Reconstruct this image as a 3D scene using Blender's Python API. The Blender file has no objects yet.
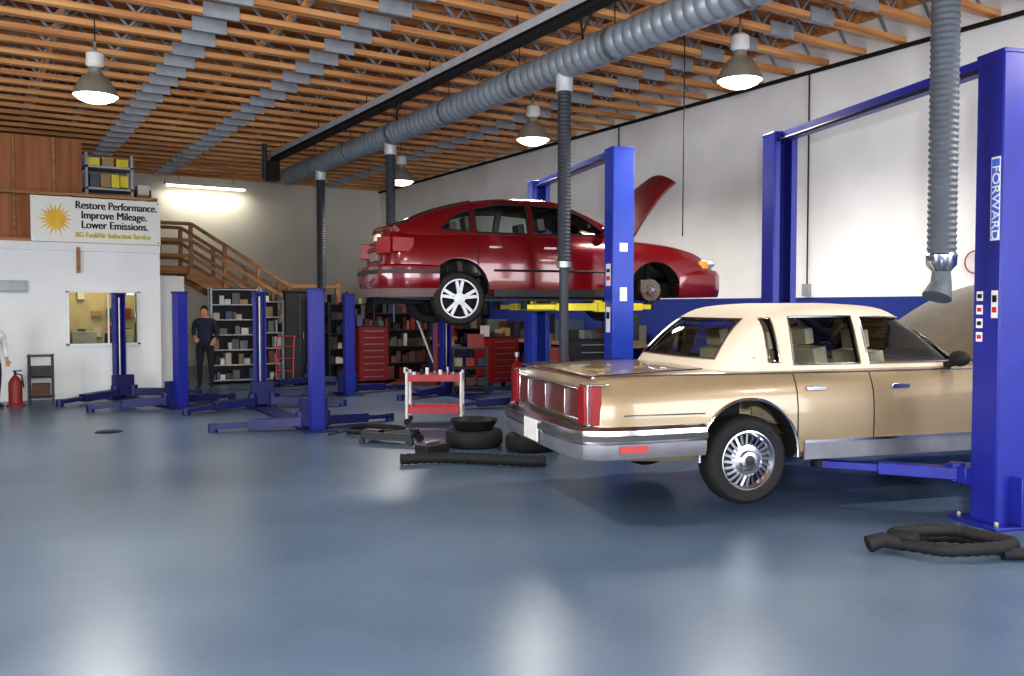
import bpy, bmesh, math, random
import numpy as np
from mathutils import Vector, Matrix, Euler
random.seed(7)
TH=math.radians(31.9); ST,CT=math.sin(TH),math.cos(TH)
H_CAM=1.6
def G(r,u,z=0.0):
    """camera frame (right, forward from the camera; values worked out from image pixels) -> building axes"""
    return Vector((u*ST+r*CT, u*CT-r*ST, z))

# ---------------------------------------------------------------- materials
def lin(c):
    return tuple(((x/255)/12.92 if x/255<=0.04045 else ((x/255+0.055)/1.055)**2.4) for x in c)
_m={}
def mat(name,col,rough=0.5,metal=0.0,var=0.12,scale=6.0,coat=0.0,emit=0.0,bump=0.0,spec=0.5):
    if name in _m: return _m[name]
    m=bpy.data.materials.new(name); m.use_nodes=True
    nt=m.node_tree; b=nt.nodes['Principled BSDF']
    c=lin(col)
    tc=nt.nodes.new('ShaderNodeTexCoord'); n=nt.nodes.new('ShaderNodeTexNoise')
    n.inputs['Scale'].default_value=scale; n.inputs['Detail'].default_value=5
    nt.links.new(tc.outputs['Object'],n.inputs['Vector'])
    r=nt.nodes.new('ShaderNodeValToRGB'); nt.links.new(n.outputs['Fac'],r.inputs['Fac'])
    r.color_ramp.elements[0].position=0.3; r.color_ramp.elements[1].position=0.7
    r.color_ramp.elements[0].color=(*[x*(1-var) for x in c],1)
    r.color_ramp.elements[1].color=(*[min(1,x*(1+var)) for x in c],1)
    nt.links.new(r.outputs['Color'],b.inputs['Base Color'])
    b.inputs['Roughness'].default_value=rough; b.inputs['Metallic'].default_value=metal
    b.inputs['Coat Weight'].default_value=coat; b.inputs['Coat Roughness'].default_value=0.05
    b.inputs['Specular IOR Level'].default_value=spec
    if emit>0:
        b.inputs['Emission Color'].default_value=(*c,1); b.inputs['Emission Strength'].default_value=emit
    if bump>0:
        bp=nt.nodes.new('ShaderNodeBump'); bp.inputs['Strength'].default_value=bump; bp.inputs['Distance'].default_value=0.02
        nt.links.new(n.outputs['Fac'],bp.inputs['Height']); nt.links.new(bp.outputs['Normal'],b.inputs['Normal'])
    _m[name]=m; return m
def glass(name,tint,k=0.75):
    m=bpy.data.materials.new(name); m.use_nodes=True; nt=m.node_tree; nt.nodes.clear()
    o=nt.nodes.new('ShaderNodeOutputMaterial'); mx=nt.nodes.new('ShaderNodeMixShader')
    t=nt.nodes.new('ShaderNodeBsdfTransparent'); t.inputs['Color'].default_value=(*tint,1)
    g=nt.nodes.new('ShaderNodeBsdfGlossy'); g.inputs['Roughness'].default_value=0.03
    lw=nt.nodes.new('ShaderNodeFresnel'); lw.inputs['IOR'].default_value=1.6
    nt.links.new(lw.outputs[0],mx.inputs[0]); nt.links.new(t.outputs[0],mx.inputs[1]); nt.links.new(g.outputs[0],mx.inputs[2])
    nt.links.new(mx.outputs[0],o.inputs['Surface']); return m

def floor_material():
    m=bpy.data.materials.new('epoxy_floor'); m.use_nodes=True; nt=m.node_tree; b=nt.nodes['Principled BSDF']
    tc=nt.nodes.new('ShaderNodeTexCoord')
    n1=nt.nodes.new('ShaderNodeTexNoise'); n1.inputs['Scale'].default_value=0.45; n1.inputs['Detail'].default_value=5; n1.inputs['Roughness'].default_value=0.55
    n2=nt.nodes.new('ShaderNodeTexNoise'); n2.inputs['Scale'].default_value=16; n2.inputs['Detail'].default_value=8
    for n in (n1,n2): nt.links.new(tc.outputs['Object'],n.inputs['Vector'])
    r=nt.nodes.new('ShaderNodeValToRGB'); nt.links.new(n1.outputs['Fac'],r.inputs['Fac'])
    r.color_ramp.elements[0].position=0.3; r.color_ramp.elements[1].position=0.72
    r.color_ramp.elements[0].color=(*lin((72,91,113)),1); r.color_ramp.elements[1].color=(*lin((100,119,139)),1)
    mx=nt.nodes.new('ShaderNodeMix'); mx.data_type='RGBA'; mx.blend_type='MULTIPLY'; mx.inputs[0].default_value=0.4
    r3=nt.nodes.new('ShaderNodeValToRGB'); nt.links.new(n2.outputs['Fac'],r3.inputs['Fac'])
    r3.color_ramp.elements[0].position=0.3; r3.color_ramp.elements[0].color=(.8,.8,.8,1); r3.color_ramp.elements[1].color=(1,1,1,1); r3.color_ramp.elements[1].position=0.6
    nt.links.new(r.outputs['Color'],mx.inputs[6]); nt.links.new(r3.outputs['Color'],mx.inputs[7])
    nt.links.new(mx.outputs[2],b.inputs['Base Color'])
    rr=nt.nodes.new('ShaderNodeMapRange'); nt.links.new(n1.outputs['Fac'],rr.inputs['Value'])
    rr.inputs['To Min'].default_value=0.27; rr.inputs['To Max'].default_value=0.35
    nt.links.new(rr.outputs[0],b.inputs['Roughness']); b.inputs['Specular IOR Level'].default_value=0.42
    bp=nt.nodes.new('ShaderNodeBump'); bp.inputs['Strength'].default_value=0.02; bp.inputs['Distance'].default_value=0.005
    nt.links.new(n2.outputs['Fac'],bp.inputs['Height']); nt.links.new(bp.outputs['Normal'],b.inputs['Normal'])
    return m
def wood_material(name,a,bc,axis=0,sc=3.0):
    m=bpy.data.materials.new(name); m.use_nodes=True; nt=m.node_tree; b=nt.nodes['Principled BSDF']
    tc=nt.nodes.new('ShaderNodeTexCoord'); mp=nt.nodes.new('ShaderNodeMapping')
    s=[sc*4]*3; s[axis]=sc*0.25; mp.inputs['Scale'].default_value=s
    n=nt.nodes.new('ShaderNodeTexNoise'); n.inputs['Scale'].default_value=1.0; n.inputs['Detail'].default_value=6
    nt.links.new(tc.outputs['Object'],mp.inputs['Vector']); nt.links.new(mp.outputs[0],n.inputs['Vector'])
    r=nt.nodes.new('ShaderNodeValToRGB'); nt.links.new(n.outputs['Fac'],r.inputs['Fac'])
    r.color_ramp.elements[0].position=0.32; r.color_ramp.elements[1].position=0.68
    r.color_ramp.elements[0].color=(*lin(a),1); r.color_ramp.elements[1].color=(*lin(bc),1)
    nt.links.new(r.outputs['Color'],b.inputs['Base Color']); b.inputs['Roughness'].default_value=0.65
    return m
def wall_right_material():
    m=bpy.data.materials.new('painted_wall_two_tone'); m.use_nodes=True; nt=m.node_tree; b=nt.nodes['Principled BSDF']
    tc=nt.nodes.new('ShaderNodeTexCoord'); sp=nt.nodes.new('ShaderNodeSeparateXYZ'); nt.links.new(tc.outputs['Object'],sp.inputs[0])
    g=nt.nodes.new('ShaderNodeMath'); g.operation='GREATER_THAN'; g.inputs[1].default_value=1.74; nt.links.new(sp.outputs['Z'],g.inputs[0])
    n=nt.nodes.new('ShaderNodeTexNoise'); n.inputs['Scale'].default_value=1.2; n.inputs['Detail'].default_value=6; nt.links.new(tc.outputs['Object'],n.inputs['Vector'])
    r=nt.nodes.new('ShaderNodeValToRGB'); nt.links.new(n.outputs['Fac'],r.inputs['Fac'])
    r.color_ramp.elements[0].position=0.3; r.color_ramp.elements[0].color=(*lin((234,233,232)),1); r.color_ramp.elements[1].position=0.7; r.color_ramp.elements[1].color=(*lin((246,245,243)),1)
    mx=nt.nodes.new('ShaderNodeMix'); mx.data_type='RGBA'; nt.links.new(g.outputs[0],mx.inputs[0])
    mx.inputs[6].default_value=(*lin((34,54,130)),1); nt.links.new(r.outputs['Color'],mx.inputs[7])
    nt.links.new(mx.outputs[2],b.inputs['Base Color']); b.inputs['Roughness'].default_value=0.7
    return m

WHITE=mat('white_paint',(226,229,230),0.7,var=0.04,scale=1.5)
OFFW=mat('back_wall_paint',(214,210,200),0.75,var=0.05,scale=1)
BLUE=mat('lift_blue',(34,62,164),0.36,var=0.08)
BLUED=mat('lift_blue_dark',(34,42,136),0.38,var=0.12)
NAVYP=mat('lift_navy',(28,32,88),0.45,var=0.15)
BLACK=mat('black_rubber',(20,20,22),0.75,var=0.3,scale=12)
DARK=mat('dark_metal',(38,38,42),0.5,0.3)
UNDER=mat('underbody_dark',(24,22,22),0.85)
CHROME=mat('chrome',(190,190,196),0.18,1.0,var=0.03)
STEEL=mat('brushed_steel',(150,152,156),0.38,0.8)
GALV=mat('galvanized_steel',(156,160,166),0.5,0.2,var=0.15,scale=5)
HOSE=mat('grey_hose',(80,86,94),0.6,var=0.12,scale=10)
HOSED=mat('dark_grey_hose',(54,58,66),0.6,var=0.15,scale=10)
YEL=mat('yellow_paint',(222,204,50),0.5)
RED=mat('red_enamel',(160,30,34),0.35,coat=0.4)
WOODX=wood_material('joist_wood',(176,116,68),(224,170,114),0)
DECK=wood_material('roof_plywood',(156,98,58),(198,136,88),1,1.0)
OSB=wood_material('osb_board',(140,86,52),(176,116,72),2,2.0)
LUMB=wood_material('stair_lumber',(138,96,62),(180,136,92),0)
CLEAR=glass('clear_glass',(0.78,0.82,0.80))
TINT=glass('tinted_glass',(0.80,0.86,0.84))

# ---------------------------------------------------------------- mesh builder
class MB:
    def __init__(s): s.V=[];s.F=[];s.MI=[];s.mats=[]
    def mi(s,m):
        if m not in s.mats: s.mats.append(m)
        return s.mats.index(m)
    def add(s,vs,fs,m,mtx=None):
        o=len(s.V); i=s.mi(m)
        for v in vs:
            v=Vector(v); s.V.append(tuple(mtx@v) if mtx else tuple(v))
        for f in fs: s.F.append([o+k for k in f]); s.MI.append(i)
    def box(s,c,d,m,rot=None):
        x,y,z=d[0]/2,d[1]/2,d[2]/2
        vs=[(-x,-y,-z),(x,-y,-z),(x,y,-z),(-x,y,-z),(-x,-y,z),(x,-y,z),(x,y,z),(-x,y,z)]
        fs=[(0,3,2,1),(4,5,6,7),(0,1,5,4),(1,2,6,5),(2,3,7,6),(3,0,4,7)]
        M=Matrix.Translation(c)
        if rot: M=M@Euler(rot).to_matrix().to_4x4()
        s.add(vs,fs,m,M)
    def beam(s,a,b,w,h,m):
        a=Vector(a);b=Vector(b);d=b-a;L=d.length
        q=d.to_track_quat('X','Z'); M=Matrix.Translation((a+b)/2)@q.to_matrix().to_4x4()
        x,y,z=L/2,w/2,h/2
        vs=[(-x,-y,-z),(x,-y,-z),(x,y,-z),(-x,y,-z),(-x,-y,z),(x,-y,z),(x,y,z),(-x,y,z)]
        s.add(vs,[(0,3,2,1),(4,5,6,7),(0,1,5,4),(1,2,6,5),(2,3,7,6),(3,0,4,7)],m,M)
    def tube(s,path,r,m,seg=10,closed=False,caps=True):
        P=[Vector(p) for p in path]; n=len(P)
        rs=r if isinstance(r,(list,tuple)) else [r]*n
        up=Vector((0,0,1)); vs=[]; prev=None
        for i,p in enumerate(P):
            if closed: t=P[(i+1)%n]-P[i-1]
            else: t=P[min(i+1,n-1)]-P[max(i-1,0)]
            t.normalize()
            if prev is None:
                a=t.cross(up)
                if a.length<0.05: a=t.cross(Vector((1,0,0)))
            else: a=prev-t*prev.dot(t)
            a.normalize(); prev=a; b=t.cross(a)
            for k in range(seg):
                an=2*math.pi*k/seg; vs.append(p+(a*math.cos(an)+b*math.sin(an))*rs[i])
        fs=[]
        for i in range(n if closed else n-1):
            j=(i+1)%n
            for k in range(seg):
                l=(k+1)%seg; fs.append((i*seg+k,i*seg+l,j*seg+l,j*seg+k))
        if caps and not closed:
            fs.append(tuple(reversed(range(seg)))); fs.append(tuple((n-1)*seg+k for k in range(seg)))
        s.add(vs,fs,m)
    def cyl(s,a,b,r,m,r2=None,seg=16): s.tube([a,b],[r,r if r2 is None else r2],m,seg)
    def lathe(s,prof,m,org=(0,0,0),axis='z',seg=32,closed=False):
        vs=[];n=len(prof)
        for (r,h) in prof:
            for k in range(seg):
                a=2*math.pi*k/seg; c,d=r*math.cos(a),r*math.sin(a)
                v=(c,d,h) if axis=='z' else ((c,h,d) if axis=='y' else (h,c,d))
                vs.append((v[0]+org[0],v[1]+org[1],v[2]+org[2]))
        fs=[]
        for i in range(n if closed else n-1):
            j=(i+1)%n
            for k in range(seg):
                l=(k+1)%seg; fs.append((i*seg+k,i*seg+l,j*seg+l,j*seg+k))
        s.add(vs,fs,m)
    def sphere(s,c,r,m,sx=1,sy=1,sz=1,seg=16,rings=10):
        prof=[(max(1e-4,r*math.sin(math.pi*i/rings)),-r*math.cos(math.pi*i/rings)) for i in range(rings+1)]
        vs=[];
        for (rr,h) in prof:
            for k in range(seg):
                a=2*math.pi*k/seg; vs.append((c[0]+rr*math.cos(a)*sx,c[1]+rr*math.sin(a)*sy,c[2]+h*sz))
        fs=[(i*seg+k,i*seg+(k+1)%seg,(i+1)*seg+(k+1)%seg,(i+1)*seg+k) for i in range(rings) for k in range(seg)]
        s.add(vs,fs,m)
    def sweep(s,path,prof,m):
        n=len(path);k=len(prof);vs=[]
        for i in range(n):
            a=Vector(path[max(i-1,0)]);b=Vector(path[min(i+1,n-1)]);t=(b-a).normalized();nn=Vector((t.y,-t.x))
            for (o,z) in prof: vs.append((path[i][0]+nn.x*o,path[i][1]+nn.y*o,z))
        fs=[(i*k+j,i*k+(j+1)%k,(i+1)*k+(j+1)%k,(i+1)*k+j) for i in range(n-1) for j in range(k)]
        fs.append(tuple(range(k)));fs.append(tuple((n-1)*k+j for j in range(k)))
        s.add(vs,fs,m)
    def loft(s,secs,m):
        k=len(secs[0]);vs=[p for r in secs for p in r]
        fs=[(i*k+j,i*k+(j+1)%k,(i+1)*k+(j+1)%k,(i+1)*k+j) for i in range(len(secs)-1) for j in range(k)]
        fs.append(tuple(reversed(range(k))));fs.append(tuple((len(secs)-1)*k+j for j in range(k)))
        s.add(vs,fs,m)
    def prism(s,poly,axis,a,b,m):
        def p3(p,h): return (h,p[0],p[1]) if axis=='x' else ((p[0],h,p[1]) if axis=='y' else (p[0],p[1],h))
        n=len(poly);vs=[p3(p,a) for p in poly]+[p3(p,b) for p in poly]
        fs=[tuple(range(n)),tuple(reversed(range(n,2*n)))]+[(i,(i+1)%n,n+(i+1)%n,n+i) for i in range(n)]
        s.add(vs,fs,m)
    def obj(s,name,parent=None,loc=(0,0,0),rot=(0,0,0),angle=35,fix=True,bevel=0):
        me=bpy.data.meshes.new(name); me.from_pydata(s.V,[],s.F)
        for m in s.mats: me.materials.append(m)
        me.polygons.foreach_set('material_index',s.MI)
        if fix:
            bm=bmesh.new();bm.from_mesh(me);bmesh.ops.recalc_face_normals(bm,faces=bm.faces);bm.to_mesh(me);bm.free()
        me.polygons.foreach_set('use_smooth',[True]*len(me.polygons))
        me.set_sharp_from_angle(angle=math.radians(angle))
        o=bpy.data.objects.new(name,me);bpy.context.scene.collection.objects.link(o)
        o.location=loc;o.rotation_euler=rot
        if parent: o.parent=parent
        if bevel>0:
            b=o.modifiers.new('bevel','BEVEL');b.width=bevel;b.segments=2;b.limit_method='ANGLE'
        return o
def empty(name,loc,rz=0,parent=None):
    e=bpy.data.objects.new(name,None);bpy.context.scene.collection.objects.link(e)
    e.location=loc;e.rotation_euler=(0,0,rz);e.empty_display_size=0.2
    if parent:e.parent=parent
    return e
def bake(o):
    bpy.context.view_layer.update()
    dg=bpy.context.evaluated_depsgraph_get()
    me=bpy.data.meshes.new_from_object(o.evaluated_get(dg)); o.modifiers.clear(); o.data=me
def cut(o,cutters):
    for c in cutters:
        m=o.modifiers.new('b','BOOLEAN');m.operation='DIFFERENCE';m.object=c;m.solver='EXACT'
        try:m.material_mode='TRANSFER'
        except Exception:pass
    bake(o)
    o.data.polygons.foreach_set('use_smooth',[True]*len(o.data.polygons))
    o.data.set_sharp_from_angle(angle=math.radians(32))
    for c in cutters: bpy.data.objects.remove(c,do_unlink=True)
def text(body,size,loc,rot,m,parent,name,ext=0.004,align='LEFT',sx=1.0,bold=0.0):
    cu=bpy.data.curves.new(name,'FONT');cu.body=body;cu.size=size;cu.extrude=ext;cu.align_x=align;cu.offset=bold
    o=bpy.data.objects.new(name+'_tmp',cu);bpy.context.scene.collection.objects.link(o)
    bpy.context.view_layer.update()
    me=bpy.data.meshes.new_from_object(o.evaluated_get(bpy.context.evaluated_depsgraph_get()))
    bpy.data.objects.remove(o,do_unlink=True)
    o=bpy.data.objects.new(name,me);bpy.context.scene.collection.objects.link(o)
    me.materials.clear();me.materials.append(m);o.location=loc;o.rotation_euler=rot;o.scale=(sx,1,1);o.parent=parent
    return o
def pchip(xs,ys,xq):
    xs=np.array(xs,float);ys=np.array(ys,float);h=np.diff(xs);d=np.diff(ys)/h
    m=np.zeros(len(xs));m[0]=d[0];m[-1]=d[-1]
    for i in range(1,len(xs)-1):
        if d[i-1]*d[i]>0:
            w1=2*h[i]+h[i-1];w2=h[i]+2*h[i-1];m[i]=(w1+w2)/(w1/d[i-1]+w2/d[i])
    xq=np.atleast_1d(xq);i=np.clip(np.searchsorted(xs,xq)-1,0,len(h)-1)
    t=(xq-xs[i])/h[i]
    return (ys[i]*(1+2*t)*(1-t)**2+m[i]*h[i]*t*(1-t)**2+ys[i+1]*t*t*(3-2*t)+m[i+1]*h[i]*t*t*(t-1))

# ================================================================= ROOM
W=10.5; D=24.4; XL=-6.0; YF=-6.0; HJ=5.06; HT=5.75; HC=HJ-.012
b=MB();b.box(((XL+W)/2,(YF+D)/2,-0.1),(W-XL+.4,D-YF+.4,0.2),floor_material());b.obj('floor')
b=MB();b.box(((XL+W)/2,(YF+D)/2,HT+0.06),(W-XL+.4,D-YF+.4,0.08),DECK);b.obj('ceiling')
b=MB();b.box((W+.1,(YF+D)/2,HT/2),(0.2,D-YF,HT),wall_right_material());b.obj('wall_right')
b=MB();b.box(((XL+W)/2,D+.1,HT/2),(W-XL+.4,0.2,HT),OFFW);b.obj('wall_back')
b=MB()
b.box((XL-.1,(YF+D)/2,(3.8+HT)/2),(0.2,D-YF,HT-3.8),WHITE)
for y0,y1 in ((YF,-4),(1,3),(8,D)): b.box((XL-.1,(y0+y1)/2,1.9),(0.2,y1-y0,3.8),WHITE)
b.obj('wall_left')
b=MB()
b.box(((XL+W)/2,YF-.1,(3.8+HT)/2),(W-XL,0.2,HT-3.8),WHITE)
for x0,x1 in ((XL,-4),(3,5),(9.5,W)): b.box(((x0+x1)/2,YF-.1,1.9),(x1-x0,0.2,3.8),WHITE)
b.obj('wall_front')
b=MB(); y=YF+0.3;row=0
while y<D-0.1:
    b.box(((XL+W)/2,y,HJ+0.035),(W-XL-.02,0.11,0.07),WOODX)
    b.box(((XL+W)/2,y,HJ+0.60),(W-XL-.02,0.11,0.07),WOODX)
    x=XL+0.2;k=0
    while x<W-0.5:
        a=(x,y,HJ+0.06 if k%2==0 else HJ+0.57);c=(x+0.42,y,HJ+0.57 if k%2==0 else HJ+0.06)
        if y>2: b.beam(a,c,0.03,0.03,GALV)
        x+=0.42;k+=1
    if y>1.5:
        for x in (-.6,2.6,4.3,8.8):
            b.box((x,y-.06,HJ+0.05),(0.42,0.02,0.17),GALV);b.box((x,y,HJ-.004),(0.42,.13,.008),GALV)
    y+=0.61;row+=1
for x in (-4,-1.2,1.0,3.4,6.9): b.box((x,(YF+D)/2,HJ+0.09),(0.05,D-YF-.05,0.04),WOODX)
b.box((W-.06,(YF+D)/2,HJ+0.57),(0.1,D-YF-.05,0.25),WOODX)
b.obj('ceiling_trusses')
b=MB();b.tube([(W-.1,YF+.2,HJ-.06),(W-.1,D-.2,HJ-.06)],0.03,BLACK)
for yy in (2.5,8.6,13.0): b.tube([(W-.03,yy,HJ-.05),(W-.03,yy,1.9)],0.012,DARK,seg=6);b.box((W-.04,yy,1.85),(.06,.12,.18),GALV)
b.obj('wall_conduit')

# ---- office box under mezzanine
YO=17.0; XO=2.97; HO=2.6
b=MB()
def wbox(x0,x1,z0,z1): b.box(((x0+x1)/2,YO+.06,(z0+z1)/2),(x1-x0,.12,z1-z0),WHITE)
wbox(XL,1.46,0,HO);wbox(2.57,XO,0,HO);wbox(1.46,2.57,0,.95);wbox(1.46,2.57,1.86,HO)
b.box((XO-.06,(YO+D)/2+.06,HO/2),(.12,D-YO-.12,HO),WHITE)
b.obj('wall_office')
b=MB();b.box(((XL+XO)/2,(YO+D)/2,HO+.09),(XO-XL+.06,D-YO,.18),LUMB);b.box(((XL+XO)/2,YO-.03,HO+.05),(XO-XL,.04,.14),WHITE);b.obj('mezzanine_floor')
b=MB()
for c,s in (((2.015,YO-.01,.93),(1.2,.06,.05)),((2.015,YO-.01,1.88),(1.2,.06,.05)),((1.44,YO-.01,1.4),(.05,.06,.95)),((2.59,YO-.01,1.4),(.05,.06,.95))): b.box(c,s,WHITE)
b.box((2.015,YO+.06,1.405),(1.11,.008,.91),CLEAR)
b.box((2.1,YO+.06,1.405),(.03,.03,.91),WHITE)
b.obj('window_1')
b=MB()
b.box((1.7,19.0,1.2),(2.2,.3,2.4),mat('office_cream',(206,190,140),.6))
OC=[mat('office_item_%d'%i,c,.6) for i,c in enumerate([(150,60,40),(50,64,100),(220,214,196),(70,84,60),(40,40,42),(180,140,60)])]
for i in range(4):
    for j in range(8):
        if random.random()<.8: b.box((0.75+j*.27,18.78,.75+i*.36),(random.uniform(.1,.22),.1,random.uniform(.1,.26)),random.choice(OC))
b.obj('office_shelf_display')
b=MB();b.box((1.9,17.6,.82),(1.8,.6,.05),LUMB)
for x in (1.1,2.7):
    for yy in (17.35,17.85): b.box((x,yy,.40),(.06,.06,.8),LUMB)
b.box((1.75,17.6,1.0),(.4,.3,.3),mat('monitor_beige',(190,184,165),.5));b.box((2.25,17.55,.98),(.3,.22,.26),mat('printer_dark',(60,60,66),.5));b.box((1.45,17.5,.95),(.2,.2,.2),OC[0]);b.box((2.5,17.55,1.02),(.14,.14,.34),OC[2])
b.obj('office_desk')
b=MB();b.box((0.6,YO-.03,1.95),(.48,.06,.2),mat('meter_grey',(150,160,166),.5));b.box((0.6,YO-.065,1.95),(.4,.02,.14),mat('meter_face',(120,130,138),.3));b.obj('wall_heater_panel')
b=MB();b.box(((XL+1.75)/2,17.5,(HO+.18+4.6)/2),(1.75-XL,.05,4.6-HO-.18),OSB)
for x in (-3,-1.8,-.6,.6): b.box((x,17.55,(HO+.18+4.6)/2),(.09,.06,1.8),LUMB)
b.box((1.3,17.46,3.7),(.04,.05,1.8),LUMB);b.box((.68,17.46,3.7),(.03,.05,1.8),LUMB)
b.obj('wall_mezzanine_osb')
b=MB();b.box((1.62,YO-.07,2.42),(.06,.05,.45),LUMB);b.box((2.9,YO+.05,3.1),(.09,.09,.9),LUMB);b.box((1.5,YO+.05,3.1),(.09,.09,.9),LUMB);b.box((-.5,YO+.05,3.1),(.09,.09,.9),LUMB);b.box((1.2,YO+.05,3.56),(3.5,.09,.05),LUMB);b.obj('mezzanine_railing')
sh=MB()
CARD=mat('card_box',(168,138,98),.8);WCAR=mat('white_carton',(205,205,195),.7)
for x in (1.85,2.62):
    for yy in (17.7,18.2): sh.box((x,yy,3.6),(.05,.05,1.65),GALV)
for z in (2.85,3.4,3.78,4.18): sh.box((2.23,17.95,z),(.82,.55,.04),GALV)
for z,h_ in ((2.87,.3),(3.42,.28),(3.80,.3)):
    x=1.9
    while x<2.5:
        w=random.uniform(.12,.2);c=random.choice([YEL,YEL,WCAR,HOSE,CARD])
        sh.box((x+w/2,17.85,z+h_*.45),(w-.015,.3,h_*random.uniform(.7,.9)),c);x+=w
for i in range(3): sh.box((1.98+i*.24,17.9,4.28),(.2,.3,.14+.04*(i%2)),YEL if i!=1 else CARD)
sh.obj('storage_shelf')
b=MB();b.box((2.95,18.0,3.3),(.03,.5,1.04),DARK);b.box((2.7,18.0,3.3),(.03,.5,1.04),DARK)
for i in range(4):b.box((2.83,18.0,2.8+i*.3),(.28,.5,.03),LUMB)
for i in range(4):b.box((2.83,17.95,2.91+i*.3),(.2,.4,.18),WCAR if i%2 else HOSED)
b.obj('carton_rack')
e=empty('advertising_banner',(1.94,YO-.04,3.12))
b=MB();b.box((0,0,0),(2.08,.012,.78),mat('banner_vinyl',(228,228,222),.5,var=.02));
for x in (-1,1):
    for z in (-.36,.36): b.cyl((x,-.01,z),(x,.005,z),.018,STEEL)
b.obj('banner_sheet',e)
b=MB();SY=mat('sun_yellow',(226,180,40),.5)
pts=[]
for i in range(40):
    a=2*math.pi*i/40;r=.25 if i%2==0 else .14
    if i%4==0:r=.30
    pts.append((-.66+r*math.cos(a),r*math.sin(a)))
b.prism(pts,'y',-.012,-.007,SY)
b.lathe([(.0001,-.016),(.12,-.016),(.12,-.008)],SY,(-.66,0,0),'y',24)
b.obj('sun_logo',e)
TXB=mat('text_black',(14,14,20),.6);TXG=mat('text_yellow_green',(190,180,50),.6)
R=(math.pi/2,0,0)
def boldtext(s,size,x,z,m,nm,sx):
    for k,dx in enumerate((0,.006,.012)):
        text(s,size,(x+dx,-.010-.0005*k,z),R,m,e,nm+'_%d'%k,.002,sx=sx)
boldtext('Restore Performance.',.19,-.36,.20,TXB,'line_1',.79)
boldtext('Improve Mileage.',.19,-.27,.03,TXB,'line_2',.82)
boldtext('Lower Emissions.',.19,-.27,-.14,TXB,'line_3',.82)
boldtext('BG Fuel/Air Induction Service',.13,-.36,-.30,TXG,'line_4',.78)
# stairs
b=MB();n=8;x0,x1=4.05,6.2;z0,z1=2.45,1.15
SY0,SY1=19.6,20.6;SM=(SY0+SY1)/2
for yy in (SY0,SY1): b.beam((x0-.05,yy,z0-.1),(x1,yy,z1-.08),.05,.26,LUMB)
for i in range(n):
    t=(i+.5)/n;b.box((x0+(x1-x0)*t,SM,z0+(z1-z0)*t),(.29,.95,.04),LUMB)
b.box((3.53,SM,z0-.05),(1.04,1.0,.16),LUMB)
b.box((6.8,SM,z1-.06),(1.25,1.1,.12),LUMB)
for x in (6.25,7.35):
    for yy in (SY0,SY1): b.box((x,yy,(z1+1)/2),(.09,.09,z1+1),LUMB)
for yy in (SY0-.04,SY1+.04):
    for t in (0,.33,.67,1):
        x=x0+(x1-x0)*t;z=z0+(z1-z0)*t;b.box((x,yy,z+.4),(.08,.05,1.1),LUMB)
    b.box((3.08,yy,z0+.45),(.09,.05,1.0),LUMB)
    for dz in (.93,.58,.25):
        b.beam((3.03,yy-.03,z0+dz),(x0,yy-.03,z0+dz),.04,.075,LUMB)
        b.beam((x0,yy-.03,z0+dz),(x1,yy-.03,z1+dz),.04,.075,LUMB)
    for dz in (.93,.5): b.beam((x1,yy-.03,z1+dz),(7.4,yy-.03,z1+dz),.04,.09,LUMB)
b.obj('wooden_staircase')
b=MB();b.box((3.28,18.2,1.1),(.6,.5,2.2),WHITE);b.box((3.28,17.94,1.1),(.5,.015,2.0),WHITE);b.box((3.48,17.925,1.1),(.02,.02,.12),STEEL);b.obj('white_locker')

b=MB();b.box((5.4,D-.35,HJ-.22),(2.1,.16,.09),WHITE);b.tube([(4.4,D-.35,HJ-.285),(6.4,D-.35,HJ-.285)],.03,mat('fluoro_tube',(255,246,220),.5,emit=9,var=0))
for x in (4.7,6.1): b.tube([(x,D-.35,HJ-.18),(x,D-.35,HC)],.008,DARK,seg=6)
b.obj('fluorescent_light')

# ---- high bay lamps
LAMPE=mat('lamp_glow',(255,246,222),.5,emit=6.0,var=0)
def lamp(loc):
    x,y,z=loc
    b=MB()
    b.lathe([(.07,.34),(.075,.27),(.14,.22),(.22,.10),(.255,0.0),(.25,-.005),(.20,.08),(.12,.2),(.05,.24)],mat('lamp_reflector',(150,146,136),.35,.4),seg=32)
    b.lathe([(.0001,.52),(.06,.52),(.10,.49),(.105,.36),(.07,.33),(.0001,.33)],mat('ballast_grey',(210,210,206),.5),seg=20)
    b.lathe([(.0001,-.09),(.12,-.075),(.2,-.04),(.245,.002)],LAMPE,seg=28)
    b.tube([(0,0,.52),(0,0,.62)],.02,STEEL);b.lathe([(.03,.60),(.03,.63)],STEEL,seg=10)
    b.tube([(0,0,.6),(.0,0,HC-z)],.008,DARK,seg=6)
    b.obj('high_bay_lamp',None,loc)
    l=bpy.data.lights.new('bay_bulb','SPOT');l.energy=370;l.color=(1,.95,.88);l.shadow_soft_size=.25;l.spot_size=math.radians(172);l.spot_blend=.5
    o=bpy.data.objects.new('bay_bulb',l);bpy.context.scene.collection.objects.link(o);o.location=(x,y,z-.14)
for p in ((1.31,11.44,4.1),(7.41,7.05,4.15),(7.25,11.05,4.12),(7.4,16.1,4.12),(1.31,5.6,4.1),(7.4,2.6,4.12),(7.4,-1.8,4.12),(1.31,0,4.1)): lamp(p)  # last four hang out of view, added to brighten the shop

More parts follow.
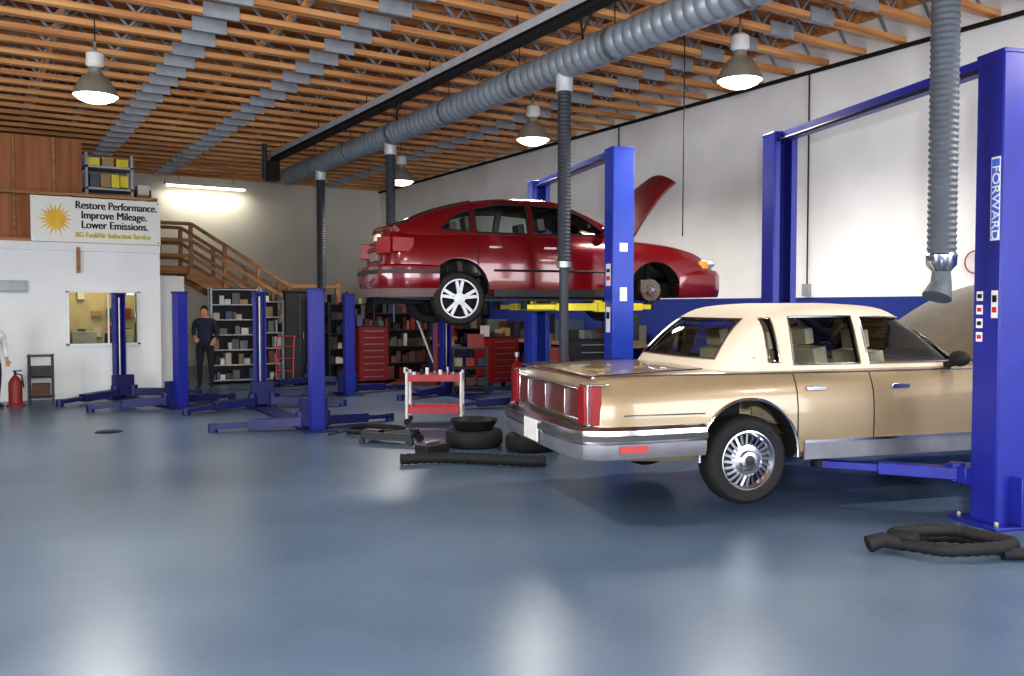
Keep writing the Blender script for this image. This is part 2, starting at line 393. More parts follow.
# ---- exhaust duct, rail, drops
XD,ZD=5.9,4.42
b=MB();path=[];rs=[];y=-5.6;k=0
while y<18.7:
    path.append((XD,y,ZD));rs.append((.184,.184,.16)[k%3]);y+=.05;k+=1
b.tube(path,rs,mat('duct_metal',(142,150,158),.42,.35,var=.12),seg=24)
y=-4
while y<18.5:
    b.tube([(XD,y,ZD+.16),(XD,y,HC)],.006,DARK,seg=6);b.lathe([(.19,y-.02),(.19,y+.02)],STEEL,(XD,0,ZD),'y',24);y+=1.9
DR=[(3.67,1.97,.10,'near'),(8.33,2.1,.08,'mid'),(13.25,2.85,.08,'a'),(16.6,1.75,.085,'b')]
for (yy,zb,r,t) in DR: b.cyl((XD,yy,ZD-.05),(XD,yy,ZD-.33),r+.02,mat('drop_collar',(190,194,198),.4,.3),seg=20)
b.obj('exhaust_duct')
XR=5.55
b=MB();RT=mat('rail_top',(176,178,182),.5,.15)
b.box((XR,6.6,4.86),(.16,24.2,.03),RT);b.box((XR,6.6,4.79),(.05,24.2,.12),DARK);b.box((XR,6.6,4.71),(.15,24.2,.035),DARK)
b.box((XR-.08,6.6,4.82),(.012,24.2,.10),RT)
y=-5
while y<18.4:
    b.tube([(XR,y,4.86),(XR,y,HC)],.008,DARK,seg=6);y+=2.3
b.box((XR,18.6,4.5),(.24,.24,.42),DARK);b.tube([(XR-.2,18.5,4.3),(XR-.2,18.5,HC)],.05,HOSED)
for yy in (7.3,12.0): b.tube([(XR,yy,4.7),(XR-.08,yy+.1,4.45),(XR,yy+.2,4.43),(XR,yy+.25,4.7)],.012,BLACK,seg=6)
b.obj('hose_reel_rail')
for i,(yy,zb,r,t) in enumerate(DR):
    b=MB();z=ZD-.335;path=[];rs=[];k=0
    m=HOSE if i==0 else HOSED
    while z>zb:
        path.append((XD,yy,z));rs.append(r if k%2==0 else r*.9);z-=.022;k+=1
    b.tube(path,rs,m,seg=20)
    if i==0:
        b.lathe([(r*.9,zb+.02),(r*1.05,zb),(r*1.0,zb-.07),(r*.6,zb-.12)],CHROME,(XD,yy,0),seg=20)
        b.tube([(XD,yy,zb-.09),(XD-.0,yy,zb-.2),(XD-.05,yy,zb-.30)],[.06,.07,.10],HOSE,seg=16)
    if i==1:
        b.lathe([(r*1.1,zb+.03),(r*1.1,zb-.04)],STEEL,(XD,yy,0),seg=20)
        b.tube([(XD,yy,zb),(XD,yy,1.0),(XD+.02,yy,.93)],[.055,.055,.06],HOSED,seg=16)
    b.obj('exhaust_hose')
b=MB();b.tube([(6.9,7.4,HC),(6.9,7.4,3.9),(6.87,7.38,2.4)],.007,BLACK,seg=6);b.obj('air_hose_cable')

# ================================================================= LIFTS
def two_post(px_near,px_far,h_arm,armmat,colmat,h=3.45,padx=((-.75,.9),(-.75,.9)),name='two_post_lift'):
    A=Vector(px_near);B=Vector(px_far);d=(B-A);L=d.length;ang=math.atan2(d.y,d.x)
    e=empty(name,(A.x,A.y,0),ang)   # local +x = towards far column ; local +y = aisle side
    for k,(ox,sg) in enumerate(((0,1),(L,-1))):
        b=MB()
        b.box((ox-sg*.11,0,h/2),(.03,.26,h),colmat)
        for s in (-1,1):
            b.box((ox,s*.125,h/2),(.24,.025,h),colmat)
            b.box((ox+sg*.115,s*.095,h/2),(.022,.06,h),colmat)
        b.box((ox,0,.012),(.46,.46,.024),colmat)
        b.box((ox,0,h+.01),(.26,.28,.03),colmat)
        for sx in (-.18,.18):
            for sy in (-.18,.18): b.cyl((ox+sx,sy,.02),(ox+sx,sy,.06),.02,STEEL,seg=8)
        b.box((ox-sg*.17,0,.2),(.12,.02,.35),colmat)
        b.box((ox,-.19,1.35),(.12,.1,.3),DARK)
        b.tube([(ox+sg*.05,.05,h),(ox+sg*.05,.05,.3)],.01,STEEL,seg=6)
        b.obj('column_%d'%(k+1),e,bevel=.006)
        c=MB()
        c.box((ox+sg*.02,0,h_arm+.35),(.18,.2,.85),DARK)
        c.box((ox+sg*.2,0,h_arm-.02),(.22,.42,.12),armmat)
        for s in (-1,1):
            p0=Vector((ox+sg*.22,s*.17,h_arm-.02));px=padx[k][0 if s<0 else 1]
            p1=Vector((ox+sg*(L*.28),s*abs(px),h_arm-.02))
            mid=p0.lerp(p1,.55)
            c.beam(p0,mid,.12,.09,armmat);c.beam(mid,p1,.08,.06,armmat)
            c.cyl(p0+Vector((0,0,-.06)),p0+Vector((0,0,.08)),.055,armmat)
            c.cyl(p1+Vector((0,0,-.03)),p1+Vector((0,0,.08)),.055,BLACK)
        c.obj('arms_%d'%(k+1),e,bevel=.005)
    b=MB()
    b.beam((-.1,0,h-.02),(L+.1,0,h-.02),.1,.1,colmat)
    b.tube([(0,.10,h-.3),(.1,.10,h-.07),(L-.1,.10,h-.07),(L,.10,h-.3)],.014,DARK,seg=8)
    b.obj('overhead_beam',e)
    return e,L
nA=G(3.60,6.40);fA=G(2.86,9.35)
e1,L1=two_post(nA,fA,.36,BLUED,BLUED,3.42,((-.65,.95),(-.65,.95)))
nB=G(1.27,10.35);fB=G(.40,13.1)
e2,L2=two_post(nB,fB,1.62,YEL,BLUE,3.45,((-.8,.9),(-.8,.9)))
def decals(e,main):
    b=MB();WD=mat('decal_white',(225,225,225),.5,var=0);RD=mat('decal_red',(190,40,40),.5)
    f=.1385
    if main:
        b.box((-.07,f,2.38),(.085,.003,.60),WD);b.box((-.07,f+.002,2.38),(.07,.003,.57),mat('decal_blue',(70,110,210),.5))
        b.box((-.08,f,1.62),(.06,.003,.2),WD);b.box((-.08,f+.002,1.66),(.04,.003,.05),TXB);b.box((-.08,f+.002,1.58),(.04,.003,.04),RD)
        b.box((-.122,.0,1.75),(.004,.09,.2),WD);
        for k in range(4): b.box((.06,f,1.38+.1*k),(.06,.003,.07),WD);b.box((.06,f+.002,1.38+.1*k),(.04,.003,.03),[RD,TXB][k%2])
        o=b.obj('decals',e)
        text('FORWARD',.095,(-.045,f+.006,2.62),(math.pi/2,math.pi/2,math.pi),WD,e,'maker_text',.002,sx=1.15)
    else:
        b.box((0,f,1.98),(.13,.003,.26),WD);b.box((0,f+.002,2.03),(.09,.003,.04),TXB);b.box((0,f+.002,1.94),(.09,.003,.05),RD)
        b.box((0,f,1.45),(.12,.003,.3),WD);b.box((0,f+.002,1.5),(.09,.003,.08),TXB)
        b.box((-.127,0,2.3),(.004,.1,.10),WD);b.box((-.127,0,1.75),(.004,.09,.16),WD)
        o=b.obj('decals',e)
decals(e1,True);decals(e2,False)

def low_two_post(p,q,h=1.82):
    """short surface lift: two posts, cross cover plate, four swing arms lying near the floor"""
    A=Vector(p);B=Vector(q);d=B-A;L=d.length;e=empty('low_two_post_lift',(A.x,A.y,0),math.atan2(d.y,d.x))
    b=MB()
    for ox,sg in ((0,1),(L,-1)):
        b.box((ox-sg*.07,0,h/2),(.03,.17,h),BLUED)
        for s in (-1,1): b.box((ox,s*.08,h/2),(.15,.02,h),BLUED)
        b.box((ox,0,.012),(.42,.42,.024),NAVYP);b.box((ox,0,h+.01),(.19,.2,.03),NAVYP)
        b.tube([(ox+sg*.02,0,.1),(ox+sg*.02,0,h-.05)],.025,STEEL,seg=8)
    b.box((L/2,0,.02),(L-.3,.32,.03),NAVYP)
    b.obj('columns',e,bevel=.004)
    b=MB()
    for ox,sg in ((0,1),(L,-1)):
        b.box((ox+sg*.13,0,.24),(.14,.34,.36),NAVYP)
        for s in (-1,1):
            p0=Vector((ox+sg*.18,s*.16,.12));p1=Vector((ox+sg*.5,s*1.2,.07));mid=p0.lerp(p1,.6)
            b.beam(p0,mid,.18,.12,NAVYP);b.beam(mid,p1,.14,.06,NAVYP)
            b.cyl(p0+Vector((0,0,-.08)),p0+Vector((0,0,.12)),.07,NAVYP);b.cyl(p1+Vector((0,0,-.07)),p1+Vector((0,0,.04)),.06,NAVYP)
    b.obj('swing_arms',e,bevel=.004)
low_two_post((3.78,10.85),(3.91,13.9))
low_two_post((7.55,11.55),(7.4,14.2))
low_two_post((2.82,14.5),(2.2,16.55))
low_two_post((5.82,14.95),(6.0,17.5))

# ================================================================= CARS
def half(keys,x):
    K=np.array(keys,float)
    return [float(pchip(K[:,0],K[:,j],x)[0]) for j in range(1,7)]
def section(keys,x,inset=0):
    zb,zt,wm,wt,cr,rk=half(keys,x);h=zt-zb
    pts=[(0,zb),(.8*wm,zb),(.94*wm,zb+.02),(.985*wm,zb+.07),(wm-.004,zb+.22*h),(wm,zb+.42*h),(wm-.002,zb+.6*h),(wm-.18*(wm-wt),zb+.75*h),
         (wm-.5*(wm-wt),zt-.10),(wt+.012,zt-.045),(wt-.005,zt-.018),(wt-.04,zt-.003),(.55*wt,zt+.6*cr),(0,zt+cr)]
    return pts,(zb,zt,rk)
def side_y(keys,x,z):
    pts,_=section(keys,x)
    zs=[p[1] for p in pts[1:12]];ys=[p[0] for p in pts[1:12]]
    return float(np.interp(z,zs,ys))
def lower_body(keys,m,n=70):
    xs=np.linspace(keys[0][0],keys[-1][0],n)
    xs=sorted(set(list(xs)+[k[0] for k in keys]))
    secs=[]
    for x in xs:
        pts,(zb,zt,rk)=section(keys,x)
        ring=[(x+rk*(z-zb)/(zt-zb),y,z) for y,z in pts]+[(x+rk*(z-zb)/(zt-zb),-y,z) for y,z in reversed(pts[1:-1])]
        secs.append(ring)
    b=MB();b.loft(secs,m);return b
NS=7.0
def gh_ring(tab,z,inset=0,n=64,ztop=None):
    T=np.array(tab,float)
    xr,xf,w=[float(pchip(T[:,0],T[:,j],z)[0]) for j in (1,2,3)]
    cx=(xr+xf)/2;L=(xf-xr)/2-inset;w=w-inset
    out=[]
    for k in range(n):
        a=2*math.pi*(k+.5)/n;c,s=math.cos(a),math.sin(a)
        x=L*math.copysign(abs(c)**(2/NS),c);y=w*math.copysign(abs(s)**(2/NS),s)
        x*= (1+0.05*(1-(y/w)**2)*(1 if x>0 else .6))/1.0 if L>.3 else 1
        out.append((cx+x,y))
    return out
def greenhouse(tab,inset,m,lv=18,zshift=0,top=True,zmax=None):
    z0=tab[0][0];z1=tab[-1][0] if zmax is None else zmax
    zs=[z0+(z1-z0)*(1-(1-i/lv)**1.6) for i in range(lv+1)]
    secs=[[(x,y,z+zshift) for x,y in gh_ring(tab,z,inset)] for z in zs]
    b=MB()
    if top: b.loft(secs,m)
    else:
        k=len(secs[0]);vs=[p for r in secs for p in r]
        b.add(vs,[(i*k+j,i*k+(j+1)%k,(i+1)*k+(j+1)%k,(i+1)*k+j) for i in range(len(secs)-1) for j in range(k)],m)
    return b
def gh_y(tab,x,z):
    T=np.array(tab,float);xr,xf,w=[float(pchip(T[:,0],T[:,j],z)[0]) for j in (1,2,3)]
    cx=(xr+xf)/2;L=(xf-xr)/2;q=min(.995,abs((x-cx)/L));return w*(1-q**NS)**(1/NS)
def cyl_cutter(x,z,r,y0,y1,m):
    b=MB();b.prism([(x+r*math.cos(2*math.pi*k/40),z+r*math.sin(2*math.pi*k/40)) for k in range(40)],'y',y0,y1,m);return b.obj('cutter')
AL=mat('alloy_silver',(186,188,194),.38,.3,var=.03)
def wheel(b_parent,name,x,y,z,R,w,style,side):
    b=MB();h=w/2
    r=R
    b.lathe([(r*.66,-h*.9),(r*.74,-h),(r*.9,-h),(r*.975,-h*.8),(r,-h*.55),(r,h*.55),(r*.975,h*.8),(r*.9,h),(r*.74,h),(r*.66,h*.9),(r*.6,h*.5),(r*.6,-h*.5)],BLACK,axis='y',seg=48,closed=True)
    for k in (-.3,0,.3): b.lathe([(r*1.003,h*k-.006),(r*1.003,h*k+.006)],UNDER,axis='y',seg=48)
    s=side
    if style=='chrome':
        WDK=mat('wheel_dark_metal',(50,50,54),.4,.5)  # dark metal of the disc behind the fins and the cap centre
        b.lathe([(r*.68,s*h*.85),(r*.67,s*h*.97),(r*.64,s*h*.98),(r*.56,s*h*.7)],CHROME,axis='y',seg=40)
        b.lathe([(r*.58,s*h*.62),(.0001,s*h*.55)],WDK,axis='y',seg=24)
        b.lathe([(r*.40,s*h*.66),(r*.36,s*h*.86),(r*.2,s*h*.92)],CHROME,axis='y',seg=40)
        for k in range(24):
            a=2*math.pi*k/24;a2=a+.10
            b.beam((r*.60*math.cos(a),s*h*.74,r*.60*math.sin(a)),(r*.34*math.cos(a2),s*h*.86,r*.34*math.sin(a2)),.014,.02,CHROME)
        b.lathe([(r*.24,s*h*.9),(r*.2,s*h*1.1),(.0001,s*h*1.14)],CHROME,axis='y',seg=24)
        b.lathe([(r*.12,s*h*1.13),(.0001,s*h*1.16)],WDK,axis='y',seg=24)
    elif style=='alloy':
        b.lathe([(r*.73,s*h*.85),(r*.73,s*h*.98),(r*.67,s*h*.98),(r*.64,s*h*.6),(r*.63,-s*h*.3)],AL,axis='y',seg=40)
        b.lathe([(r*.63,s*h*.1),(.0001,s*h*.1)],UNDER,axis='y',seg=32)
        b.lathe([(r*.22,s*h*.7),(r*.21,s*h*.92),(.0001,s*h*.95)],AL,axis='y',seg=24)
        for k in range(5):
            for da in (-.13,.13):
                a=2*math.pi*k/5+.3
                vs=[]
                for rr,aa in ((r*.14,a+da*.6),(r*.67,a+da*1.35)):
                    ta=(-math.sin(aa),math.cos(aa))
                    for yy in (s*h*.5,s*h*.88):
                        for sg in (-1,1): vs.append((rr*math.cos(aa)+ta[0]*.019*sg,yy,rr*math.sin(aa)+ta[1]*.019*sg))
                b.add(vs,[(0,1,3,2),(4,6,7,5),(0,4,5,1),(2,3,7,6),(0,2,6,4),(1,5,7,3)],AL)
    return b.obj(name,b_parent,(x,y,z))
def brake(parent,name,x,y,z,side):
    b=MB();s=side;RO=mat('rotor_steel',(110,95,85),.45,.6)
    b.lathe([(.05,0),(.14,0),(.14,s*.02),(.075,s*.02),(.07,s*.06),(.0001,s*.06)],RO,axis='y',seg=36)
    for k in range(5):
        a=2*math.pi*k/5;b.cyl((.05*math.cos(a),s*.06,.05*math.sin(a)),(.05*math.cos(a),s*.1,.05*math.sin(a)),.008,STEEL,seg=8)
    b.lathe([(.03,s*.06),(.028,s*.085),(.0001,s*.09)],STEEL,axis='y',seg=16)
    b.box((-.12,s*.0,.05),(.09,.12,.16),mat('caliper_grey',(100,92,86),.6,.3))
    b.tube([(0,-s*.05,-.1),(0,-s*.25,-.12)],.03,UNDER);b.tube([(0,-s*.05,.05),(0,-s*.1,.4)],.035,UNDER)
    b.lathe([(.15,-s*.02),(.03,-s*.025)],DARK,axis='y',seg=30)
    return b.obj(name,parent,(x,y,z))
def seat(b,x,y,m,zt=1.12,zb=.5,w=.5):
    b.box((x,y,(zb+zt)/2),(.14,w,zt-zb),m,(0,-.18,0));b.box((x+.3,y,zb+.05),(.55,w,.16),m)
    b.box((x-.07,y,zt+.10),(.09,w*.5,.15),m,(0,-.15,0))

def car(name,P,near,phi,z0,half_w,ax_r):
    dr=(math.cos(phi),math.sin(phi));ac=(-math.sin(phi),math.cos(phi))
    r=near[0]-dr[0]*ax_r+ac[0]*half_w;u=near[1]-dr[1]*ax_r+ac[1]*half_w
    loc=G(r,u,z0);e=empty(name,loc,phi-TH)
    keys,tab=P['keys'],P['tab']
    body=lower_body(keys,P['paint']).obj('body_shell',e)
    cs=[]
    for (x,z,rr) in P['arch']:
        for s in (-1,1): 
            c=cyl_cutter(x,z,rr,s*(half_w-.34),s*(half_w+.2),UNDER);c.parent=e;cs.append(c)
    if 'bay' in P:
        x0,x1,w,zb_=P['bay'];c=MB();c.box(((x0+x1)/2,0,zb_+.5),(x1-x0,2*w,1.0),UNDER);c=c.obj('cutter',e);cs.append(c)
    x0,x1,w,zb_=P['tub'];c=MB();c.box(((x0+x1)/2,0,zb_+.5),(x1-x0,2*w,1.0),P['interior']);c=c.obj('cutter',e);cs.append(c)
    cut(body,cs)
    gh=greenhouse(tab,0,P['roof']).obj('greenhouse',e)
    t2=[(z-(0.30 if i==0 else 0),a,c_,d) for i,(z,a,c_,d) in enumerate(tab)]
    inner=greenhouse(t2,.045,P['interior'],zshift=-.035).obj('cutter',e)
    cs=[inner]
    for poly in P['win']:
        c=MB();c.prism(poly,'y',-1.3,1.3,P['trimcol']);cs.append(c.obj('cutter',e))
    xm=(tab[-1][1]+tab[-1][2])/2
    c=MB();c.prism(P['ws'],'x',xm+.15,6,P['trimcol']);cs.append(c.obj('cutter',e))
    c=MB();c.prism(P['bl'],'x',-1,xm-.15,P['trimcol']);cs.append(c.obj('cutter',e))
    cut(gh,cs)
    greenhouse(tab,.022,P['glass'],top=False,zmax=tab[-1][0]-.05).obj('window_glass',e,fix=False)
    b=MB()
    for poly in P['win']:
        n=len(poly)
        for s in (-1,1):
            path=[]
            for i in range(n):
                p,q=poly[i],poly[(i+1)%n]
                for k in range(6):
                    t=k/6;x=p[0]+(q[0]-p[0])*t;z=p[1]+(q[1]-p[1])*t;path.append((x,s*(gh_y(tab,x,z)+.002),z))
            b.tube(path,P.get('tr',.009),P['trimmat'],seg=6,closed=True)
    for x in P['seams']:
        for s in (-1,1):
            path=[]
            for k in range(14):
                z=P['seamz']+(half(keys,x)[1]-.03-P['seamz'])*k/13;path.append((x,s*(side_y(keys,x,z)+.0005),z))
            b.tube(path,.005,UNDER,seg=5)
    b.obj('window_and_door_trim',e)
    b=MB()
    for x in P['seats']:
        for y in (-.38,.38): seat(b,x,y,P['seatmat'],P.get('seatz',1.1))
    b.box((P['ws_x']-.3,0,P['belt']-.1),(.35,1.3,.16),P['interior']);
    b.tube([(P['ws_x']-.55+.02*math.cos(a),.38+.18*math.cos(a),P['belt']-.02+.17*math.sin(a)) for a in [2*math.pi*k/20 for k in range(20)]],.014,DARK,seg=6,closed=True)
    b.obj('interior',e,bevel=.03)
    b=MB()
    for s in (-1,1):
        x=P['mirror_x'];z=P['belt']+.07;y=s*(half_w+.04)
        b.sphere((x,y,z),.1,P['mirror'],.6,1.0,.65);b.beam((x,s*(half_w-.1),z-.06),(x,y,z-.02),.06,.05,P['mirror'])
        for hx in P['handles']:
            yy=side_y(keys,hx,P['hz'])
            b.box((hx,s*(yy+.012),P['hz']),(.17,.02,.035),P['handlemat'])
    b.obj('mirrors_and_handles',e,bevel=.004)
    return e

# ---- gold sedan
GOLD=mat('gold_paint',(144,127,101),.3,.3,var=.03,coat=.6)
VINYL=mat('cream_vinyl',(204,193,174),.65,var=.04,scale=40,bump=.05)
INTB=mat('interior_beige',(150,136,110),.8)
L_keys=[(.12,.36,.90,.87,.80,.012,.03),(.17,.34,.925,.925,.85,.015,.02),(.45,.30,.94,.955,.875,.02,0),(1.35,.27,.955,.97,.89,.025,0),(2.4,.26,.96,.975,.90,.01,0),(3.5,.26,.965,.97,.90,.02,0),
        (3.9,.28,.96,.965,.885,.03,0),(4.8,.30,.93,.955,.87,.03,0),(5.3,.34,.905,.93,.84,.02,0),(5.4,.38,.88,.88,.80,.01,0)]
DX=.08
L_tab=[(z,a+DX,c+DX,d) for z,a,c,d in [(.92,1.09,3.60,.865),(1.02,1.16,3.47,.845),(1.16,1.28,3.27,.80),(1.30,1.43,3.06,.75),(1.385,1.56,2.92,.71),(1.44,1.69,2.80,.66),(1.472,1.88,2.6,.52),(1.484,2.05,2.4,.35)]]
LP=dict(keys=L_keys,tab=L_tab,paint=GOLD,roof=VINYL,interior=INTB,trimcol=DARK,glass=CLEAR,trimmat=CHROME,seatmat=mat('seat_ivory',(222,212,188),.7),
  arch=[(1.38,.33,.42),(4.36,.33,.42)],tub=(1.5,3.35,.80,.45),bay=(3.95,5.1,.66,.45),
  win=[[(1.62,1.02),(1.72,1.02),(1.72,1.36),(1.65,1.36)],[(1.84,1.0),(2.46,1.0),(2.46,1.375),(1.87,1.37)],[(2.54,1.0),(3.46,1.0),(3.07,1.36),(2.54,1.375)]],
  ws=[(-.72,1.0),(.72,1.0),(.62,1.40),(-.62,1.40)],bl=[(-.64,1.04),(.64,1.04),(.52,1.35),(-.52,1.35)],
  seams=[1.80,2.50,3.55],seamz=.32,seats=[1.95,2.85],seatz=1.08,ws_x=3.6,belt=.96,mirror_x=3.3,mirror=BLACK,handles=[1.97,2.76],hz=.82,handlemat=CHROME)
eL=car('sedan_car',LP,(1.80,6.56),math.radians(17),.15,.965,1.38)
for (x,nm) in ((1.38,'rear'),(4.36,'front')):
    for s,t in ((-1,'near'),(1,'far')): wheel(eL,'wheel_%s_%s'%(nm,t),x,s*.86,.285,.34,.2,'chrome',s)
SIL=mat('silver_rocker',(122,122,128),.38,.5)
b=MB()
path=[(1.0,-.965),(.5,-.985),(.2,-.975),(.06,-.91),(.02,-.8),(0,-.4),(0,.4),(.02,.8),(.06,.91),(.2,.975),(.5,.985),(1.0,.965)]
path=[(p[0],-p[1]) for p in path]
b.sweep(path,[(-.1,.46),(.03,.46),(.04,.50),(.03,.56),(-.0,.585),(-.1,.585)],CHROME)
b.sweep(path,[(-.1,.345),(.015,.35),(.03,.40),(.03,.46),(-.1,.46)],SIL)
b.sweep(path,[(.0,.485),(.05,.485),(.05,.525),(.0,.525)],mat('rub_strip',(60,58,58),.6))
b.obj('rear_bumper',eL)
b=MB()
path2=[(5.56-p[0],p[1]) for p in path][::-1]
b.sweep(path2,[(-.1,.35),(.02,.36),(.04,.5),(.02,.585),(-.1,.585)],CHROME)
b.box((5.42,0,.72),(.05,.5,.28),CHROME)
for k in range(14): b.box((5.45,-.23+k*.035,.72),(.02,.008,.26),DARK)
for s in (-1,1): b.box((5.40,s*.6,.74),(.05,.42,.17),mat('headlamp_glass',(215,220,222),.1,.3))
b.obj('front_end',eL,bevel=.008)
LR=mat('tail_lamp_red',(124,14,18),.35,var=.05,spec=.4)
b=MB()
for s in (-1,1):
    b.box((.125,s*.81,.735),(.07,.145,.30),CHROME);b.box((.098,s*.81,.735),(.06,.125,.275),LR)
    b.box((.15,s*.893,.735),(.08,.05,.285),LR);b.box((.17,s*.90,.885),(.15,.05,.012),CHROME)
b.box((.118,0,.73),(.05,1.42,.21),mat('tail_panel',(84,40,34),.4,.1));b.box((.1,0,.845),(.05,1.44,.016),CHROME);b.box((.1,0,.62),(.05,1.44,.016),CHROME)
for k in (-.45,0,.45): b.box((.095,k,.73),(.04,.010,.2),CHROME)
b.box((-.045,0,.46),(.015,.34,.17),mat('licence_plate',(205,202,198),.5));
b.obj('tail_lamps',eL,bevel=.008)
b=MB()
for s in (-1,1):
    b.box((2.87,s*.965,.335),(2.02,.02,.13),SIL);b.box((5.0,s*.945,.38),(.4,.02,.12),SIL)
    b.box((2.87,s*.978,.41),(2.02,.012,.02),CHROME)
    b.box((.40,s*1.017,.425),(.22,.014,.05),RED)
    for ax in (1.38,4.36):
        b.tube([(ax+.425*math.cos(a),s*(side_y(L_keys,ax,.5)+.0),.33+.425*math.sin(a)) for a in [math.radians(-5+190*k/24) for k in range(25)]],.013,CHROME,seg=6)
    b.tube([(x,s*(side_y(L_keys,x,.66)+.004),.66) for x in np.linspace(.35,1.0,4)],.006,CHROME,seg=6)
    b.tube([(x,s*(side_y(L_keys,x,.935)+.002),.94) for x in np.linspace(.25,5.2,30)],.007,CHROME,seg=6)
def gh_xr(tab,y,z):
    T=np.array(tab,float);xr,xf,w=[float(pchip(T[:,0],T[:,j],z)[0]) for j in (1,2,3)]
    L=(xf-xr)/2;q=min(.99,abs(y)/w);xx=L*(1-q**NS)**(1/NS);xx*=1+.05*(1-q*q)*.6;return (xr+xf)/2-xx
def backlight_frame(b,poly,tab,r,m):
    pp=[]
    for i in range(4):
        p,q=poly[i],poly[(i+1)%4]
        for k in range(10):
            t=k/10;y=p[0]+(q[0]-p[0])*t;z=p[1]+(q[1]-p[1])*t;pp.append((gh_xr(tab,y,z)-.003,y,z))
    b.tube(pp,r,m,seg=6,closed=True)
backlight_frame(b,LP['bl'],L_tab,.012,CHROME)
b.tube([(.15,-.84,.932),(.14,0,.945),(.15,.84,.932)],.01,CHROME,seg=6)
b.obj('chrome_mouldings',eL)
b=MB()
for s in (-1,1): b.tube([(.17,s*.74,.935),(1.1,s*.74,.975)],.004,UNDER,seg=5)
b.obj('trunk_seams',eL)
text('Town Sedan',.05,(1.40,-.818,1.05),(math.pi/2-.3,0,0),CHROME,eL,'pillar_badge',.002)
def hood(parent,hinge,length,w,ang,m,m2,crown=.05,taper=.06):
    b=MB();nx,ny=12,14;top=[];bot=[]
    for i in range(nx+1):
        for j in range(ny+1):
            t=i/nx;v=-1+2*j/ny
            x=t*length-.10*v*v*t**3;ww=w*(1-taper*t*t)
            z=crown*(1-v*v)+.04*math.sin(t*math.pi)-(.05*t**4)
            top.append((x,v*ww,z));bot.append((x,v*ww*.98,z-.03))
    k=ny+1;f=[(i*k+j,i*k+j+1,(i+1)*k+j+1,(i+1)*k+j) for i in range(nx) for j in range(ny)]
    b.add(top,f,m);b.add(bot,f,m2)
    rim=[j for j in range(k)]+[i*k+ny for i in range(1,nx+1)]+[nx*k+j for j in range(ny-1,-1,-1)]+[i*k for i in range(nx-1,0,-1)]
    vs=[top[i] for i in rim]+[bot[i] for i in rim];n=len(rim)
    b.add(vs,[(i,(i+1)%n,n+(i+1)%n,n+i) for i in range(n)],m)
    for y in (-.5,0,.5): b.beam((.1*length,y*w,-.04+crown*.6),(.9*length,y*w,-.05+crown*.6),.06,.03,m2)
    o=b.obj('raised_hood',parent,hinge,(0,-ang,0),fix=False);return o
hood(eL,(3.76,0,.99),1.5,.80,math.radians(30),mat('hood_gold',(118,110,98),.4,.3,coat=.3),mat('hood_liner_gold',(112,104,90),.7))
def engine(parent,x0,x1,w,z):
    b=MB();xm=(x0+x1)/2
    b.box((xm,0,z),(.5,.4,.25),DARK);b.lathe([(.16,z+.2),(.17,z+.24),(.0001,z+.26)],BLACK,(xm,0,0),seg=20);b.cyl((xm,0,z+.1),(xm,0,z+.22),.14,DARK)
    b.box((x1-.15,w-.2,z),(.2,.17,.2),mat('battery',(30,34,60),.5));b.box((x1-.05,0,z-.05),(.06,2*w-.1,.35),UNDER)
    for k in range(4): b.tube([(xm-.1+.06*k,-.25,z+.1),(xm+.05*k,-.4,z+.15),(xm+.1*k,-.5,z-.05)],.018,BLACK,seg=8)
    b.obj('engine',parent)
engine(eL,3.95,5.1,.66,.68)

# ---- red hatchback
REDP=mat('red_paint',(104,10,20),.2,.15,var=.03,coat=.8)
S_keys=[(.08,.34,.93,.68,.60,.02,.06),(.12,.30,.965,.76,.66,.02,.06),(.25,.26,.985,.82,.70,.02,.05),(.5,.24,.985,.845,.735,.02,.03),(.95,.23,.975,.855,.765,.02,0),(2.2,.21,.945,.86,.79,.02,0),(3.2,.21,.925,.855,.785,.03,0),
        (3.75,.22,.885,.85,.75,.04,0),(4.2,.24,.81,.825,.69,.04,-.03),(4.45,.28,.73,.76,.62,.03,-.06),(4.56,.34,.66,.68,.54,.02,-.06)]
S_tab=[(.90,.16,3.48,.775),(.98,.17,3.30,.765),(1.04,.23,3.18,.745),(1.13,.38,3.00,.715),(1.22,.59,2.82,.68),(1.30,.85,2.64,.635),(1.375,1.16,2.46,.58),(1.425,1.50,2.3,.49),(1.45,1.80,2.18,.34)]
SP=dict(keys=S_keys,tab=S_tab,paint=REDP,roof=REDP,interior=mat('interior_grey',(110,104,96),.8),trimcol=BLACK,glass=TINT,trimmat=BLACK,seatmat=mat('seat_grey',(130,122,112),.8),tr=.012,
  arch=[(.97,.29,.37),(3.57,.29,.37)],tub=(.9,3.1,.68,.4),bay=(3.55,4.3,.55,.4),
  win=[[(.76,1.01),(1.14,.985),(1.14,1.25),(.98,1.20)],[(1.20,.98),(1.87,.97),(1.87,1.345),(1.5,1.335),(1.20,1.27)],[(1.94,.97),(2.95,.985),(2.62,1.22),(2.36,1.32),(1.94,1.345)]],
  ws=[(-.66,.98),(.66,.98),(.52,1.35),(-.52,1.35)],bl=[(-.6,1.09),(.6,1.09),(.46,1.38),(-.46,1.38)],
  seams=[1.2,1.905,3.08],seamz=.28,seats=[1.25,2.2],seatz=1.02,ws_x=3.3,belt=.95,mirror_x=2.85,mirror=REDP,handles=[1.42,2.12],hz=.80,handlemat=REDP)
eS=car('hatchback_car',SP,(-.62,10.35),math.radians(18.5),1.52,.86,.97)
for s,t in ((-1,'near'),(1,'far')): wheel(eS,'wheel_rear_%s'%t,.97,s*.765,.18,.325,.195,'alloy',s)
wheel(eS,'wheel_front_far',3.57,.765,.19,.315,.195,'alloy',1)
brake(eS,'front_brake_near',3.57,-.70,.30,-1)
